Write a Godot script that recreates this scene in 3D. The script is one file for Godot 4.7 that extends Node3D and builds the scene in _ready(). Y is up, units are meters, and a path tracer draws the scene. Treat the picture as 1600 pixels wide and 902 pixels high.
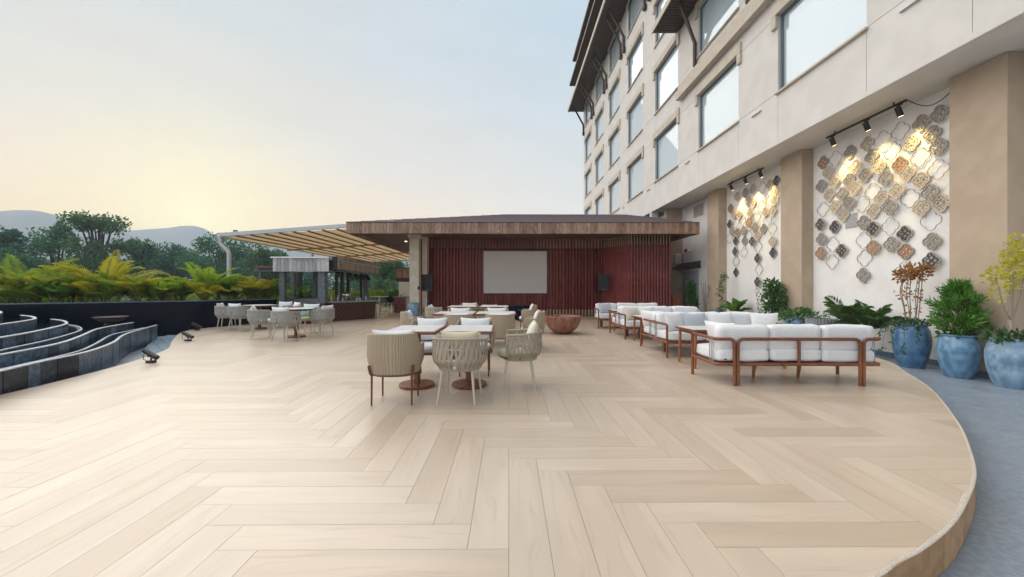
extends Node3D
# One unit is a metre, y is up, the deck's top is y = 0; the camera stands at the origin 1.25 m up and looks along -z.
const F := 610.0
const VX := 795.0
const VY := 451.0
const EYE := 1.25
const XF := 6.86      # plane of the hotel's upper facade
const XC := 7.72      # front of its pillars
const XW := 8.03      # recessed white wall
const PITCH := 4.17
const GROUND := -0.2

var rng := RandomNumberGenerator.new()
var names := {}
var M := {}

# ---------- pixels to places ----------
func G(px: float, py: float, y := 0.0) -> Vector3:      # a point on the level y
	var d := F * (EYE - y) / (py - VY)
	return Vector3((px - VX) / F * d, y, -d)

func P(px: float, py: float, d: float) -> Vector3:      # a point at a known depth
	return Vector3((px - VX) / F * d, EYE - (py - VY) / F * d, -d)

func S(px: float, py: float, x: float) -> Vector3:      # a point on a side wall at a known x
	var d := F * x / (px - VX)
	return Vector3(x, EYE - (py - VY) / F * d, -d)

# ---------- mesh builder ----------
class MB:
	var st := SurfaceTool.new()
	var n := 0
	func _init() -> void:
		st.begin(Mesh.PRIMITIVE_TRIANGLES)
	func tri(a: Vector3, b: Vector3, c: Vector3, na: Vector3, nb: Vector3, nc: Vector3, ua := Vector2.ZERO, ub := Vector2.ZERO, uc := Vector2.ZERO) -> void:
		n += 1
		st.set_normal(na); st.set_uv(ua); st.add_vertex(a)
		if (b - a).cross(c - a).dot(na + nb + nc) > 0.0:
			st.set_normal(nc); st.set_uv(uc); st.add_vertex(c)
			st.set_normal(nb); st.set_uv(ub); st.add_vertex(b)
		else:
			st.set_normal(nb); st.set_uv(ub); st.add_vertex(b)
			st.set_normal(nc); st.set_uv(uc); st.add_vertex(c)
	func quad(a: Vector3, b: Vector3, c: Vector3, d: Vector3, out := Vector3.ZERO) -> void:
		var nn := (b - a).cross(c - a)
		if nn.length() < 1e-12:
			nn = (c - a).cross(d - a)
		nn = nn.normalized()
		if out != Vector3.ZERO and nn.dot(out) < 0.0:
			nn = -nn
		tri(a, b, c, nn, nn, nn)
		tri(a, c, d, nn, nn, nn)
	func box(c: Vector3, s: Vector3, b := Basis.IDENTITY) -> void:
		var h := s * 0.5
		for ax in 3:
			for sg in [-1.0, 1.0]:
				var u := Vector3.ZERO; var v := Vector3.ZERO; var w := Vector3.ZERO
				w[ax] = sg * h[ax]; u[(ax + 1) % 3] = h[(ax + 1) % 3]; v[(ax + 2) % 3] = h[(ax + 2) % 3]
				quad(c + b * (w - u - v), c + b * (w + u - v), c + b * (w + u + v), c + b * (w - u + v), b * w)
	func cbox(c: Vector3, s: Vector3, bev: float, b := Basis.IDENTITY) -> void:
		var h := s * 0.5
		var k := Vector3(h.x - bev, h.y - bev, h.z - bev)
		for ax in 3:
			var i := (ax + 1) % 3
			var j := (ax + 2) % 3
			for sg in [-1.0, 1.0]:
				var u := Vector3.ZERO; var v := Vector3.ZERO; var w := Vector3.ZERO
				w[ax] = sg * h[ax]; u[i] = k[i]; v[j] = k[j]
				quad(c + b * (w - u - v), c + b * (w + u - v), c + b * (w + u + v), c + b * (w - u + v), b * w)
			for si in [-1.0, 1.0]:
				for sj in [-1.0, 1.0]:
					var a1 := Vector3.ZERO; var a2 := Vector3.ZERO; var l := Vector3.ZERO
					a1[i] = si * h[i]; a1[j] = sj * k[j]
					a2[i] = si * k[i]; a2[j] = sj * h[j]
					l[ax] = k[ax]
					quad(c + b * (a1 - l), c + b * (a1 + l), c + b * (a2 + l), c + b * (a2 - l), b * (a1 + a2))
		for sx in [-1.0, 1.0]:
			for sy in [-1.0, 1.0]:
				for sz in [-1.0, 1.0]:
					var sgn := Vector3(sx, sy, sz)
					var p1 := Vector3(h.x, k.y, k.z) * sgn; var p2 := Vector3(k.x, h.y, k.z) * sgn; var p3 := Vector3(k.x, k.y, h.z) * sgn
					var nn := b * sgn.normalized()
					tri(c + b * p1, c + b * p2, c + b * p3, nn, nn, nn)
	# a rounded, slightly swollen cushion
	func cushion(c: Vector3, s: Vector3, r: float, puff := Vector3.ZERO, b := Basis.IDENTITY, g := 8, wob := 0.0, sd := 0.0) -> void:
		var h := s * 0.5
		for ax in 3:
			for sg in [-1.0, 1.0]:
				var pts := []; var nos := []
				for iu in g + 1:
					for iv in g + 1:
						var p := Vector3.ZERO
						p[ax] = sg; p[(ax + 1) % 3] = -1.0 + 2.0 * iu / g; p[(ax + 2) % 3] = -1.0 + 2.0 * iv / g
						# denser rows near the rim
						for q in 3:
							if q != ax:
								p[q] = sin(p[q] * PI * 0.5)
						var q0 := Vector3(p.x * h.x, p.y * h.y, p.z * h.z)
						var inner := Vector3(clampf(q0.x, -h.x + r, h.x - r), clampf(q0.y, -h.y + r, h.y - r), clampf(q0.z, -h.z + r, h.z - r))
						var nn := (q0 - inner).normalized()
						var o := inner + nn * r
						var fx := 1.0 - p.x * p.x; var fy := 1.0 - p.y * p.y; var fz := 1.0 - p.z * p.z
						o.x += signf(o.x) * puff.x * fy * fz * absf(p.x)
						o.y += signf(o.y) * puff.y * fx * fz * absf(p.y)
						o.z += signf(o.z) * puff.z * fx * fy * absf(p.z)
						if wob > 0.0:
							o += nn * wob * (sin(o.x * 17.0 + sd) * cos(o.y * 13.0 - sd * 1.7) + 0.6 * sin(o.z * 23.0 + o.x * 9.0 + sd))
						pts.append(c + b * o); nos.append(b * nn)
				for iu in g:
					for iv in g:
						var i0 := iu * (g + 1) + iv; var i1 := i0 + 1; var i2 := i0 + g + 1; var i3 := i2 + 1
						tri(pts[i0], pts[i2], pts[i3], nos[i0], nos[i2], nos[i3])
						tri(pts[i0], pts[i3], pts[i1], nos[i0], nos[i3], nos[i1])
	# a throw pillow: two swollen sheets meeting in a seam with pulled-out corners
	func pillow(c: Vector3, w: float, hh: float, t: float, b := Basis.IDENTITY, sd := 0.0) -> void:
		var g := 12
		for sg in [-1.0, 1.0]:
			var pts := []
			for i in g + 1:
				for j in g + 1:
					var u := -1.0 + 2.0 * i / g; var v := -1.0 + 2.0 * j / g
					u = sin(u * PI * 0.5); v = sin(v * PI * 0.5)
					var pin := 1.0 - 0.09 * (1.0 - v * v) * absf(u)
					var pin2 := 1.0 - 0.12 * (1.0 - u * u) * absf(v)
					var th := pow(maxf((1.0 - u * u) * (1.0 - v * v), 0.0), 0.42) * t * 0.5
					th += 0.006 * sin(u * 9.0 + sd) * cos(v * 7.0 + sd * 2.0) * (1.0 - u * u) * (1.0 - v * v)
					pts.append(c + b * Vector3(u * w * 0.5 * pin, v * hh * 0.5 * pin2, sg * th))
			_sheet(pts, g, g, b * Vector3(0, 0, sg))
	func _sheet(pts: Array, gu: int, gv: int, out: Vector3) -> void:
		var nos := []
		for i in gu + 1:
			for j in gv + 1:
				var a: Vector3 = pts[mini(i + 1, gu) * (gv + 1) + j] - pts[maxi(i - 1, 0) * (gv + 1) + j]
				var d: Vector3 = pts[i * (gv + 1) + mini(j + 1, gv)] - pts[i * (gv + 1) + maxi(j - 1, 0)]
				var nn := a.cross(d).normalized()
				if out != Vector3.ZERO and nn.dot(out) < 0.0:
					nn = -nn
				nos.append(nn)
		for i in gu:
			for j in gv:
				var i0 := i * (gv + 1) + j; var i2 := i0 + gv + 1
				var ua := Vector2(float(i) / gu, float(j) / gv); var ub := Vector2(float(i + 1) / gu, float(j) / gv)
				var uc := Vector2(float(i + 1) / gu, float(j + 1) / gv); var ud := Vector2(float(i) / gu, float(j + 1) / gv)
				tri(pts[i0], pts[i2], pts[i2 + 1], nos[i0], nos[i2], nos[i2 + 1], ua, ub, uc)
				tri(pts[i0], pts[i2 + 1], pts[i0 + 1], nos[i0], nos[i2 + 1], nos[i0 + 1], ua, uc, ud)
	func sheet(pts: Array, gu: int, gv: int, out := Vector3.ZERO) -> void:
		_sheet(pts, gu, gv, out)
	func tube(pts: Array, radii, seg := 8, cap := true) -> void:
		var prev := Vector3.ZERO
		var rings := []; var nors := []
		for i in pts.size():
			var t: Vector3 = (pts[mini(i + 1, pts.size() - 1)] - pts[maxi(i - 1, 0)]).normalized()
			if prev == Vector3.ZERO:
				prev = t.cross(Vector3.UP if absf(t.y) < 0.9 else Vector3.RIGHT).normalized()
			prev = (prev - t * prev.dot(t)).normalized()
			var bi := t.cross(prev)
			var r: float = radii[i] if radii is Array else radii
			var ring := []; var nr := []
			for k in seg:
				var a := TAU * k / seg
				var nn := prev * cos(a) + bi * sin(a)
				ring.append(pts[i] + nn * r); nr.append(nn)
			rings.append(ring); nors.append(nr)
		for i in pts.size() - 1:
			for k in seg:
				var k2 := (k + 1) % seg
				tri(rings[i][k], rings[i + 1][k], rings[i + 1][k2], nors[i][k], nors[i + 1][k], nors[i + 1][k2])
				tri(rings[i][k], rings[i + 1][k2], rings[i][k2], nors[i][k], nors[i + 1][k2], nors[i][k2])
		if cap:
			for e in [0, pts.size() - 1]:
				var o: Vector3 = (pts[0] - pts[1]).normalized() if e == 0 else (pts[-1] - pts[-2]).normalized()
				for k in seg:
					tri(pts[e], rings[e][k], rings[e][(k + 1) % seg], o, o, o)
	func lathe(prof: Array, seg := 24, c := Vector3.ZERO, sx := 1.0, sz := 1.0) -> void:
		var m := prof.size()
		for i in m - 1:
			var p0: Vector2 = prof[i]; var p1: Vector2 = prof[i + 1]
			var pa: Vector2 = prof[maxi(i - 1, 0)]; var pb: Vector2 = prof[mini(i + 2, m - 1)]
			var t0 := (p1 - pa); var t1 := (pb - p0)
			var tt := (p1 - p0).normalized()
			if t0.normalized().dot(tt) < 0.75: t0 = p1 - p0
			if t1.normalized().dot(tt) < 0.75: t1 = p1 - p0
			var n0 := Vector2(t0.y, -t0.x).normalized(); var n1 := Vector2(t1.y, -t1.x).normalized()
			for k in seg:
				var a := TAU * k / seg; var b := TAU * (k + 1) / seg
				var ca := Vector3(cos(a) * sx, 0, sin(a) * sz); var cb := Vector3(cos(b) * sx, 0, sin(b) * sz)
				var v00 := c + ca * p0.x + Vector3.UP * p0.y; var v01 := c + cb * p0.x + Vector3.UP * p0.y
				var v10 := c + ca * p1.x + Vector3.UP * p1.y; var v11 := c + cb * p1.x + Vector3.UP * p1.y
				var m00 := (ca * n0.x + Vector3.UP * n0.y).normalized(); var m01 := (cb * n0.x + Vector3.UP * n0.y).normalized()
				var m10 := (ca * n1.x + Vector3.UP * n1.y).normalized(); var m11 := (cb * n1.x + Vector3.UP * n1.y).normalized()
				if p0.x > 1e-5: tri(v00, v10, v01, m00, m10, m01)
				if p1.x > 1e-5: tri(v01, v10, v11, m01, m10, m11)
	# a flat plate with the given outline, in the plane of u and v, thickness along w
	func plate(poly: PackedVector2Array, o: Vector3, u: Vector3, v: Vector3, w: Vector3) -> void:
		var ids := Geometry2D.triangulate_polygon(poly)
		for i in range(0, ids.size(), 3):
			var a := o + u * poly[ids[i]].x + v * poly[ids[i]].y
			var b := o + u * poly[ids[i + 1]].x + v * poly[ids[i + 1]].y
			var c := o + u * poly[ids[i + 2]].x + v * poly[ids[i + 2]].y
			var nn := w.normalized()
			tri(a + w, b + w, c + w, nn, nn, nn, poly[ids[i]], poly[ids[i + 1]], poly[ids[i + 2]])
			tri(a, b, c, -nn, -nn, -nn, poly[ids[i]], poly[ids[i + 1]], poly[ids[i + 2]])
		var mid := Vector2.ZERO
		for p in poly: mid += p / poly.size()
		var ccw := not Geometry2D.is_polygon_clockwise(poly)
		for i in poly.size():
			var p := poly[i]; var q := poly[(i + 1) % poly.size()]
			var e := q - p
			var o2 := Vector2(e.y, -e.x) if ccw else Vector2(-e.y, e.x)
			quad(o + u * p.x + v * p.y, o + u * q.x + v * q.y, o + u * q.x + v * q.y + w, o + u * p.x + v * p.y + w, u * o2.x + v * o2.y)
	func leaf(p: Vector3, dir: Vector3, side: Vector3, ln: float, wd: float) -> void:
		var nn := dir.cross(side).normalized()
		var m := p + dir * ln * 0.45 + nn * ln * 0.06
		var tip := p + dir * ln
		tri(p, m + side * wd * 0.5, tip, nn, (nn + side * 0.35).normalized(), nn)
		tri(p, tip, m - side * wd * 0.5, nn, nn, (nn - side * 0.35).normalized())
	func mesh() -> ArrayMesh:
		return st.commit()

# ---------- nodes ----------
func numbered(called: String) -> String:
	var k: int = names.get(called, 0)
	names[called] = k + 1
	return called if k == 0 else "%s_%03d" % [called, k]

func tag(o: Node, label: String, category: String, group := "") -> void:
	o.set_meta("label", label); o.set_meta("category", category)
	if group: o.set_meta("group", group)

func thing(called: String, label: String, category: String, at := Vector3.ZERO, turn := 0.0, group := "") -> Node3D:
	var o := Node3D.new()
	o.name = numbered(called)
	add_child(o)
	o.position = at; o.rotation.y = turn
	tag(o, label, category, group)
	return o

func inst(called: String, mesh: Mesh, mat: Material, parent: Node3D = null, at := Transform3D.IDENTITY) -> MeshInstance3D:
	var o := MeshInstance3D.new()
	o.mesh = mesh
	o.material_override = mat
	if parent == null:
		o.name = numbered(called)
		add_child(o)
	else:
		o.name = called
		parent.add_child(o, true)
	o.transform = at
	return o

func part(called: String, mb: MB, mat: Material, parent: Node3D = null, stuff := false) -> MeshInstance3D:
	var o := inst(called, mb.mesh(), mat, parent)
	if stuff: o.set_meta("kind", "stuff")
	return o

func struct(called: String, mb: MB, mat: Material) -> MeshInstance3D:
	var o := inst(called, mb.mesh(), mat)
	o.set_meta("kind", "structure")
	return o

func copy(o: Node3D, base: String, at: Vector3, turn: float, label := "", group := "") -> Node3D:
	var c: Node3D = o.duplicate()
	c.name = numbered(base)
	add_child(c)
	c.position = at; c.rotation.y = turn
	if label: c.set_meta("label", label)
	if group: c.set_meta("group", group)
	return c

# ---------- materials ----------
func lin(r: float, g: float, b: float) -> Color:
	return Color(r, g, b).linear_to_srgb()

func mat(called: String, c: Color, rough := 0.7, metal := 0.0, spec := 0.5) -> StandardMaterial3D:
	var m := StandardMaterial3D.new()
	m.resource_name = called
	m.albedo_color = c; m.roughness = rough; m.metallic = metal; m.metallic_specular = spec
	m.cull_mode = BaseMaterial3D.CULL_DISABLED
	M[called] = m
	return m

func noise_tex(freq: float, oct: int, cols: Array, offs: Array, sd: int, size := 512, type := FastNoiseLite.TYPE_SIMPLEX_SMOOTH) -> NoiseTexture2D:
	var f := FastNoiseLite.new()
	f.noise_type = type; f.frequency = freq; f.fractal_octaves = oct; f.seed = sd
	var t := NoiseTexture2D.new()
	t.width = size; t.height = size; t.seamless = true; t.noise = f
	var g := Gradient.new()
	g.offsets = PackedFloat32Array(offs)
	var cc := PackedColorArray()
	for c in cols: cc.append(c)
	g.colors = cc
	t.color_ramp = g
	return t

# a material whose colour wanders between the given colours, laid by triplanar mapping
func noisy(called: String, cols: Array, offs: Array, freq: float, scale: float, rough: float, sd: int, world := true, oct := 4) -> StandardMaterial3D:
	var m := mat(called, Color.WHITE, rough)
	m.albedo_texture = noise_tex(freq, oct, cols, offs, sd)
	m.uv1_triplanar = true
	m.uv1_world_triplanar = world
	m.uv1_scale = Vector3.ONE * scale
	return m

func rough_map(m: StandardMaterial3D, lo: float, hi: float, freq: float, sd: int) -> void:
	m.roughness = 1.0
	m.roughness_texture = noise_tex(freq, 4, [Color(lo, lo, lo), Color(hi, hi, hi)], [0.25, 0.75], sd, 256)
	m.roughness_texture_channel = BaseMaterial3D.TEXTURE_CHANNEL_GRAYSCALE

# wood grain running along v
func wood_image(w: int, h: int, base: Color, dark: Color, pale: Color, sd: int, streak := 1.0) -> ImageTexture:
	var im := Image.create(w, h, false, Image.FORMAT_RGB8)
	var a := FastNoiseLite.new(); a.seed = sd; a.frequency = 0.035; a.fractal_octaves = 3
	var b := FastNoiseLite.new(); b.seed = sd + 7; b.frequency = 0.011; b.fractal_octaves = 2
	var c := FastNoiseLite.new(); c.seed = sd + 13; c.frequency = 0.16; c.fractal_octaves = 2
	for y in h:
		for x in w:
			var warp := 14.0 * b.get_noise_2d(x * 1.3, y * 0.35)
			var g := a.get_noise_2d((x + warp) * 1.6, y * 0.10)
			var f := c.get_noise_2d((x + warp) * 2.2, y * 0.05)
			var k := b.get_noise_2d(x * 0.9 + 311.0, y * 0.16)
			var t := clampf(0.5 + 0.9 * g * streak + 0.35 * f * streak, 0.0, 1.0)
			var col := base.lerp(pale, clampf(k * 1.6, 0.0, 1.0)).lerp(dark, clampf((0.42 - t) * 2.0, 0.0, 1.0))
			im.set_pixel(x, y, col)
	im.generate_mipmaps()
	return ImageTexture.create_from_image(im)

func smooth(pts: Array, n: int) -> Array:      # Catmull-Rom through the points
	var out := []
	for i in pts.size() - 1:
		var p0: Vector3 = pts[maxi(i - 1, 0)]; var p1: Vector3 = pts[i]; var p2: Vector3 = pts[i + 1]; var p3: Vector3 = pts[mini(i + 2, pts.size() - 1)]
		for k in n:
			var t := float(k) / n
			out.append(0.5 * ((2.0 * p1) + (p2 - p0) * t + (2.0 * p0 - 5.0 * p1 + 4.0 * p2 - p3) * t * t + (3.0 * p1 - p0 - 3.0 * p2 + p3) * t * t * t))
	out.append(pts[-1])
	return out

func resample(pts: Array, step: float) -> Array:
	var out := [pts[0]]
	var left := step
	for i in pts.size() - 1:
		var a: Vector3 = pts[i]; var b: Vector3 = pts[i + 1]
		var l := a.distance_to(b)
		var at := 0.0
		while l - at >= left:
			at += left
			out.append(a.lerp(b, at / l))
			left = step
		left -= l - at
	if out[-1].distance_to(pts[-1]) > step * 0.3:
		out.append(pts[-1])
	return out

# ---------- light ----------
const EXPOSURE := 2.9
const HAZE := 0.0011       # per metre; the sky above is what the picture shows of it, seen from inside this haze
const SUN_AZ := -38.5
const SUN_EL := 8.0

func sky_image() -> Image:
	var w := 1024; var h := 512
	var im := Image.create(w, h, false, Image.FORMAT_RGBF)
	var sun := Vector3(sin(deg_to_rad(SUN_AZ)) * cos(deg_to_rad(SUN_EL)), sin(deg_to_rad(SUN_EL)), -cos(deg_to_rad(SUN_AZ)) * cos(deg_to_rad(SUN_EL)))
	var nz := FastNoiseLite.new(); nz.seed = 5; nz.frequency = 1.6; nz.fractal_octaves = 4
	var blue := Color8(187, 213, 232).srgb_to_linear()
	var veil := Color8(214, 219, 221).srgb_to_linear()
	var low := Color8(243, 238, 233).srgb_to_linear()
	var warm := Color8(255, 232, 200).srgb_to_linear()
	var amber := Color8(255, 217, 146).srgb_to_linear()
	var gold := Color8(255, 248, 203).srgb_to_linear()
	for y in h:
		var e := PI * 0.5 - PI * (y + 0.5) / h
		for x in w:
			var az := wrapf(TAU * (x + 0.5) / w, -PI, PI)
			var d := Vector3(sin(az) * cos(e), sin(e), -cos(az) * cos(e))
			var g := rad_to_deg(d.angle_to(sun))
			var el := maxf(rad_to_deg(e), 0.0)
			var daz := absf(wrapf(rad_to_deg(az) - SUN_AZ, -180.0, 180.0))
			var n := nz.get_noise_3d(d.x * 1.2, d.y * 5.0, d.z * 1.2)
			var n2 := nz.get_noise_3d(d.x * 2.2 + 9.0, d.y * 9.0, d.z * 2.2)
			var c := blue.lerp(veil, clampf(exp(-pow(g / 52.0, 2.0)) * 1.05 + 0.22 * n, 0.0, 1.0))
			c = c.lerp(low, exp(-pow(el / 15.0, 1.5)) * 0.9)
			c = c.lerp(warm, clampf(exp(-pow(el / 15.0, 1.6)) * exp(-pow(daz / 50.0, 2.0)) * (1.0 + 0.25 * n), 0.0, 1.0))
			c = c.lerp(amber, exp(-pow(maxf(el - 3.0, 0.0) / 5.0, 1.3)) * exp(-pow(daz / 30.0, 2.0)) * 0.95)
			c = c.lerp(gold * 1.08, exp(-pow(g / 8.0, 1.3)) * 0.95)
			c = c * (1.0 + 0.035 * n2 * smoothstep(4.0, 20.0, el))
			# what comes through the layer of haze below
			var T := exp(-HAZE * minf(125.0 / maxf(sin(e), 0.02), 1050.0))
			c = Color((c.r - 0.35 * (1.0 - T)) / T, (c.g - 0.39 * (1.0 - T)) / T, (c.b - 0.42 * (1.0 - T)) / T)
			if e < 0.0:
				c = c * 0.5
			im.set_pixel(x, y, Color(c.r / EXPOSURE, c.g / EXPOSURE, c.b / EXPOSURE))
	return im

func light_and_camera() -> void:
	var cam := Camera3D.new()
	cam.name = "camera"
	add_child(cam)
	cam.position = Vector3(0, EYE, 0)
	cam.rotation.y = -atan((800.0 - VX) / F)
	cam.fov = rad_to_deg(2.0 * atan(451.0 / F))
	cam.near = 0.05; cam.far = 9000.0
	cam.current = true
	var env := Environment.new()
	env.background_mode = Environment.BG_SKY
	var sky := Sky.new()
	var sm := PanoramaSkyMaterial.new()
	sm.panorama = ImageTexture.create_from_image(sky_image())
	sky.sky_material = sm
	env.sky = sky
	env.tonemap_mode = Environment.TONE_MAPPER_LINEAR
	env.tonemap_exposure = EXPOSURE
	env.sdfgi_enabled = true; env.ssao_enabled = true; env.ssil_enabled = true
	env.fog_enabled = true
	env.fog_density = HAZE
	env.fog_light_color = Color8(214, 226, 238)
	var we := WorldEnvironment.new()
	we.name = "world_environment"
	we.environment = env
	add_child(we)
	# broad soft fill added for the bright western sky, high above the low sun
	var sun := DirectionalLight3D.new()
	sun.name = "sun"
	add_child(sun)
	sun.light_energy = 0.5
	sun.light_color = Color8(255, 244, 232)
	sun.light_angular_distance = 100.0
	sun.shadow_enabled = true
	sun.rotation_degrees = Vector3(-40.0, 180.0 + 76.0, 0.0)

# ---------- the palette ----------
func palette() -> void:
	mat("cream_metal", lin(0.50, 0.47, 0.40), 0.45)
	mat("brown_metal", lin(0.11, 0.045, 0.03), 0.4)
	mat("black_metal", lin(0.012, 0.012, 0.014), 0.45)
	mat("grey_metal", lin(0.30, 0.32, 0.35), 0.4, 0.3)
	mat("pale_metal", lin(0.52, 0.53, 0.55), 0.4, 0.2)
	mat("white_paint", lin(0.72, 0.72, 0.71), 0.5)
	mat("dark_glass", lin(0.02, 0.025, 0.03), 0.06)
	mat("lit", lin(1.0, 0.85, 0.6), 0.5)
	M.lit.emission_enabled = true; M.lit.emission = Color8(255, 226, 170); M.lit.emission_energy_multiplier = 3.0
	# woven cord and rope
	noisy("rope", [lin(0.31, 0.265, 0.21), lin(0.41, 0.355, 0.285)], [0.3, 0.7], 0.05, 9.0, 0.85, 21, false)
	noisy("rope_tan", [lin(0.34, 0.27, 0.19), lin(0.45, 0.37, 0.27)], [0.3, 0.7], 0.05, 9.0, 0.85, 22, false)
	noisy("rope_grey", [lin(0.30, 0.29, 0.27), lin(0.40, 0.39, 0.365)], [0.3, 0.7], 0.05, 9.0, 0.85, 23, false)
	# cloth
	for a in [["white_cloth", 0.72, 0.73, 0.75, 31], ["cream_cloth", 0.66, 0.62, 0.53, 32], ["green_cloth", 0.42, 0.46, 0.25, 33], ["teal_cloth", 0.30, 0.46, 0.44, 34], ["grey_cloth", 0.47, 0.50, 0.55, 35], ["olive_cloth", 0.16, 0.17, 0.06, 36]]:
		var m := noisy(a[0], [lin(a[1] * 0.94, a[2] * 0.94, a[3] * 0.94), lin(a[1], a[2], a[3])], [0.3, 0.7], 0.02, 3.0, 0.9, a[4], false)
		m.normal_enabled = true
		var nt := noise_tex(0.022, 3, [Color.BLACK, Color.WHITE], [0.0, 1.0], a[4] + 200, 256)
		nt.as_normal_map = true; nt.bump_strength = 5.0; nt.color_ramp = null
		m.normal_texture = nt; m.normal_scale = 0.35
	noisy("print_cloth", [lin(0.66, 0.62, 0.5), lin(0.60, 0.50, 0.30), lin(0.40, 0.28, 0.12)], [0.42, 0.6, 0.72], 0.12, 4.0, 0.9, 37, false, 2)
	# wood
	var teak := wood_image(128, 512, lin(0.17, 0.052, 0.020), lin(0.085, 0.024, 0.010), lin(0.24, 0.083, 0.032), 3)
	for k in [["teak", Vector3(1, 1, 1) * 1.5]]:
		var m := mat(k[0], Color.WHITE, 0.42)
		m.albedo_texture = teak; m.uv1_triplanar = true; m.uv1_scale = k[1]
	var red := wood_image(128, 512, lin(0.215, 0.023, 0.011), lin(0.10, 0.010, 0.005), lin(0.29, 0.042, 0.022), 9)
	var mr := mat("red_wood", Color.WHITE, 0.55, 0.0, 0.18); mr.albedo_texture = red; mr.uv1_triplanar = true; mr.uv1_world_triplanar = true; mr.uv1_scale = Vector3.ONE * 0.7
	for i in 4:
		var rc: Array = [[0.205, 0.020, 0.009], [0.26, 0.032, 0.015], [0.165, 0.016, 0.008], [0.225, 0.036, 0.020]][i]
		mat("red_slat_%d" % i, lin(rc[0], rc[1], rc[2]), 0.42, 0.0, 0.4)
	var ms := mat("red_wood_soft", Color.WHITE, 0.3); ms.albedo_texture = wood_image(128, 512, lin(0.25, 0.050, 0.046), lin(0.15, 0.027, 0.027), lin(0.33, 0.085, 0.078), 12); ms.uv1_triplanar = true; ms.uv1_world_triplanar = true; ms.uv1_scale = Vector3.ONE * 0.7
	var tones := [[0.28, 0.175, 0.125], [0.34, 0.215, 0.155], [0.235, 0.14, 0.10], [0.37, 0.25, 0.18]]
	for i in 4:
		var t: Array = tones[i]
		var m := mat("board_%d" % i, Color.WHITE, 0.6)
		m.albedo_texture = wood_image(96, 384, lin(t[0], t[1], t[2]), lin(t[0] * 0.62, t[1] * 0.58, t[2] * 0.55), lin(t[0] * 1.25, t[1] * 1.27, t[2] * 1.3), 40 + i)
		m.uv1_triplanar = true; m.uv1_world_triplanar = true; m.uv1_scale = Vector3.ONE * 0.9
	var greyw := [[0.40, 0.40, 0.41], [0.47, 0.47, 0.48], [0.33, 0.335, 0.345]]
	for i in 3:
		var t: Array = greyw[i]
		var m := mat("grey_board_%d" % i, Color.WHITE, 0.75)
		m.albedo_texture = wood_image(96, 256, lin(t[0], t[1], t[2]), lin(t[0] * 0.6, t[1] * 0.6, t[2] * 0.62), lin(t[0] * 1.2, t[1] * 1.2, t[2] * 1.2), 60 + i)
		m.uv1_triplanar = true; m.uv1_world_triplanar = true; m.uv1_scale = Vector3.ONE * 0.9
	var mo := mat("orange_wood", Color.WHITE, 0.35); mo.albedo_texture = wood_image(128, 256, lin(0.30, 0.11, 0.035), lin(0.17, 0.05, 0.016), lin(0.40, 0.17, 0.06), 71); mo.uv1_triplanar = true; mo.uv1_scale = Vector3.ONE * 1.2
	var mt := mat("tan_wood", Color.WHITE, 0.6); mt.albedo_texture = wood_image(96, 256, lin(0.48, 0.34, 0.21), lin(0.30, 0.19, 0.11), lin(0.58, 0.43, 0.28), 72); mt.uv1_triplanar = true; mt.uv1_world_triplanar = true
	var mq := mat("soffit_wood", Color.WHITE, 0.5); mq.albedo_texture = wood_image(96, 256, lin(0.15, 0.072, 0.046), lin(0.09, 0.040, 0.026), lin(0.20, 0.10, 0.066), 74); mq.uv1_triplanar = true; mq.uv1_world_triplanar = true
	var md := mat("dark_wood", Color.WHITE, 0.5); md.albedo_texture = wood_image(96, 256, lin(0.055, 0.025, 0.016), lin(0.03, 0.013, 0.009), lin(0.08, 0.04, 0.025), 73); md.uv1_triplanar = true; md.uv1_world_triplanar = true
	# the plank tiles, in a few tones
	var tile := [[0.505, 0.402, 0.306], [0.548, 0.444, 0.346], [0.475, 0.372, 0.275], [0.523, 0.42, 0.323]]
	for i in 4:
		var t: Array = tile[i]
		var m := mat("plank_%d" % i, Color.WHITE, 0.36)
		m.albedo_texture = wood_image(256, 1024, lin(t[0], t[1], t[2]), lin(t[0] * 0.80, t[1] * 0.77, t[2] * 0.74), lin(t[0] * 1.10, t[1] * 1.11, t[2] * 1.13), 80 + i, 0.5)
		m.metallic_specular = 0.9; m.roughness = 0.36 + 0.01 * i
		m.clearcoat_enabled = true; m.clearcoat = 0.45; m.clearcoat_roughness = 0.3
	mat("joint", lin(0.20, 0.16, 0.125), 0.9)
	noisy("edge_tile_0", [lin(0.36, 0.20, 0.085), lin(0.47, 0.28, 0.14)], [0.3, 0.7], 0.012, 1.6, 0.5, 88)
	noisy("edge_tile_1", [lin(0.40, 0.23, 0.105), lin(0.52, 0.32, 0.165)], [0.3, 0.7], 0.012, 1.6, 0.5, 89)
	noisy("mortar", [lin(0.44, 0.35, 0.26), lin(0.60, 0.56, 0.50)], [0.35, 0.6], 0.05, 3.0, 0.9, 90)
	# stone and plaster
	var slate := noisy("slate_floor", [lin(0.185, 0.225, 0.28), lin(0.21, 0.25, 0.305), lin(0.24, 0.28, 0.335)], [0.3, 0.5, 0.7], 0.06, 0.6, 0.4, 91, true, 6)
	rough_map(slate, 0.30, 0.55, 0.015, 92)
	noisy("slate_light", [lin(0.21, 0.24, 0.27), lin(0.29, 0.32, 0.35)], [0.25, 0.75], 0.012, 0.8, 0.45, 93, true, 5)
	noisy("plinth", [lin(0.085, 0.14, 0.21), lin(0.13, 0.185, 0.265)], [0.25, 0.75], 0.012, 0.8, 0.4, 94)
	var gr := noisy("granite", [lin(0.003, 0.005, 0.012), lin(0.005, 0.008, 0.018), lin(0.008, 0.012, 0.024)], [0.25, 0.6, 0.85], 0.02, 1.2, 0.2, 95, true, 5)
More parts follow.
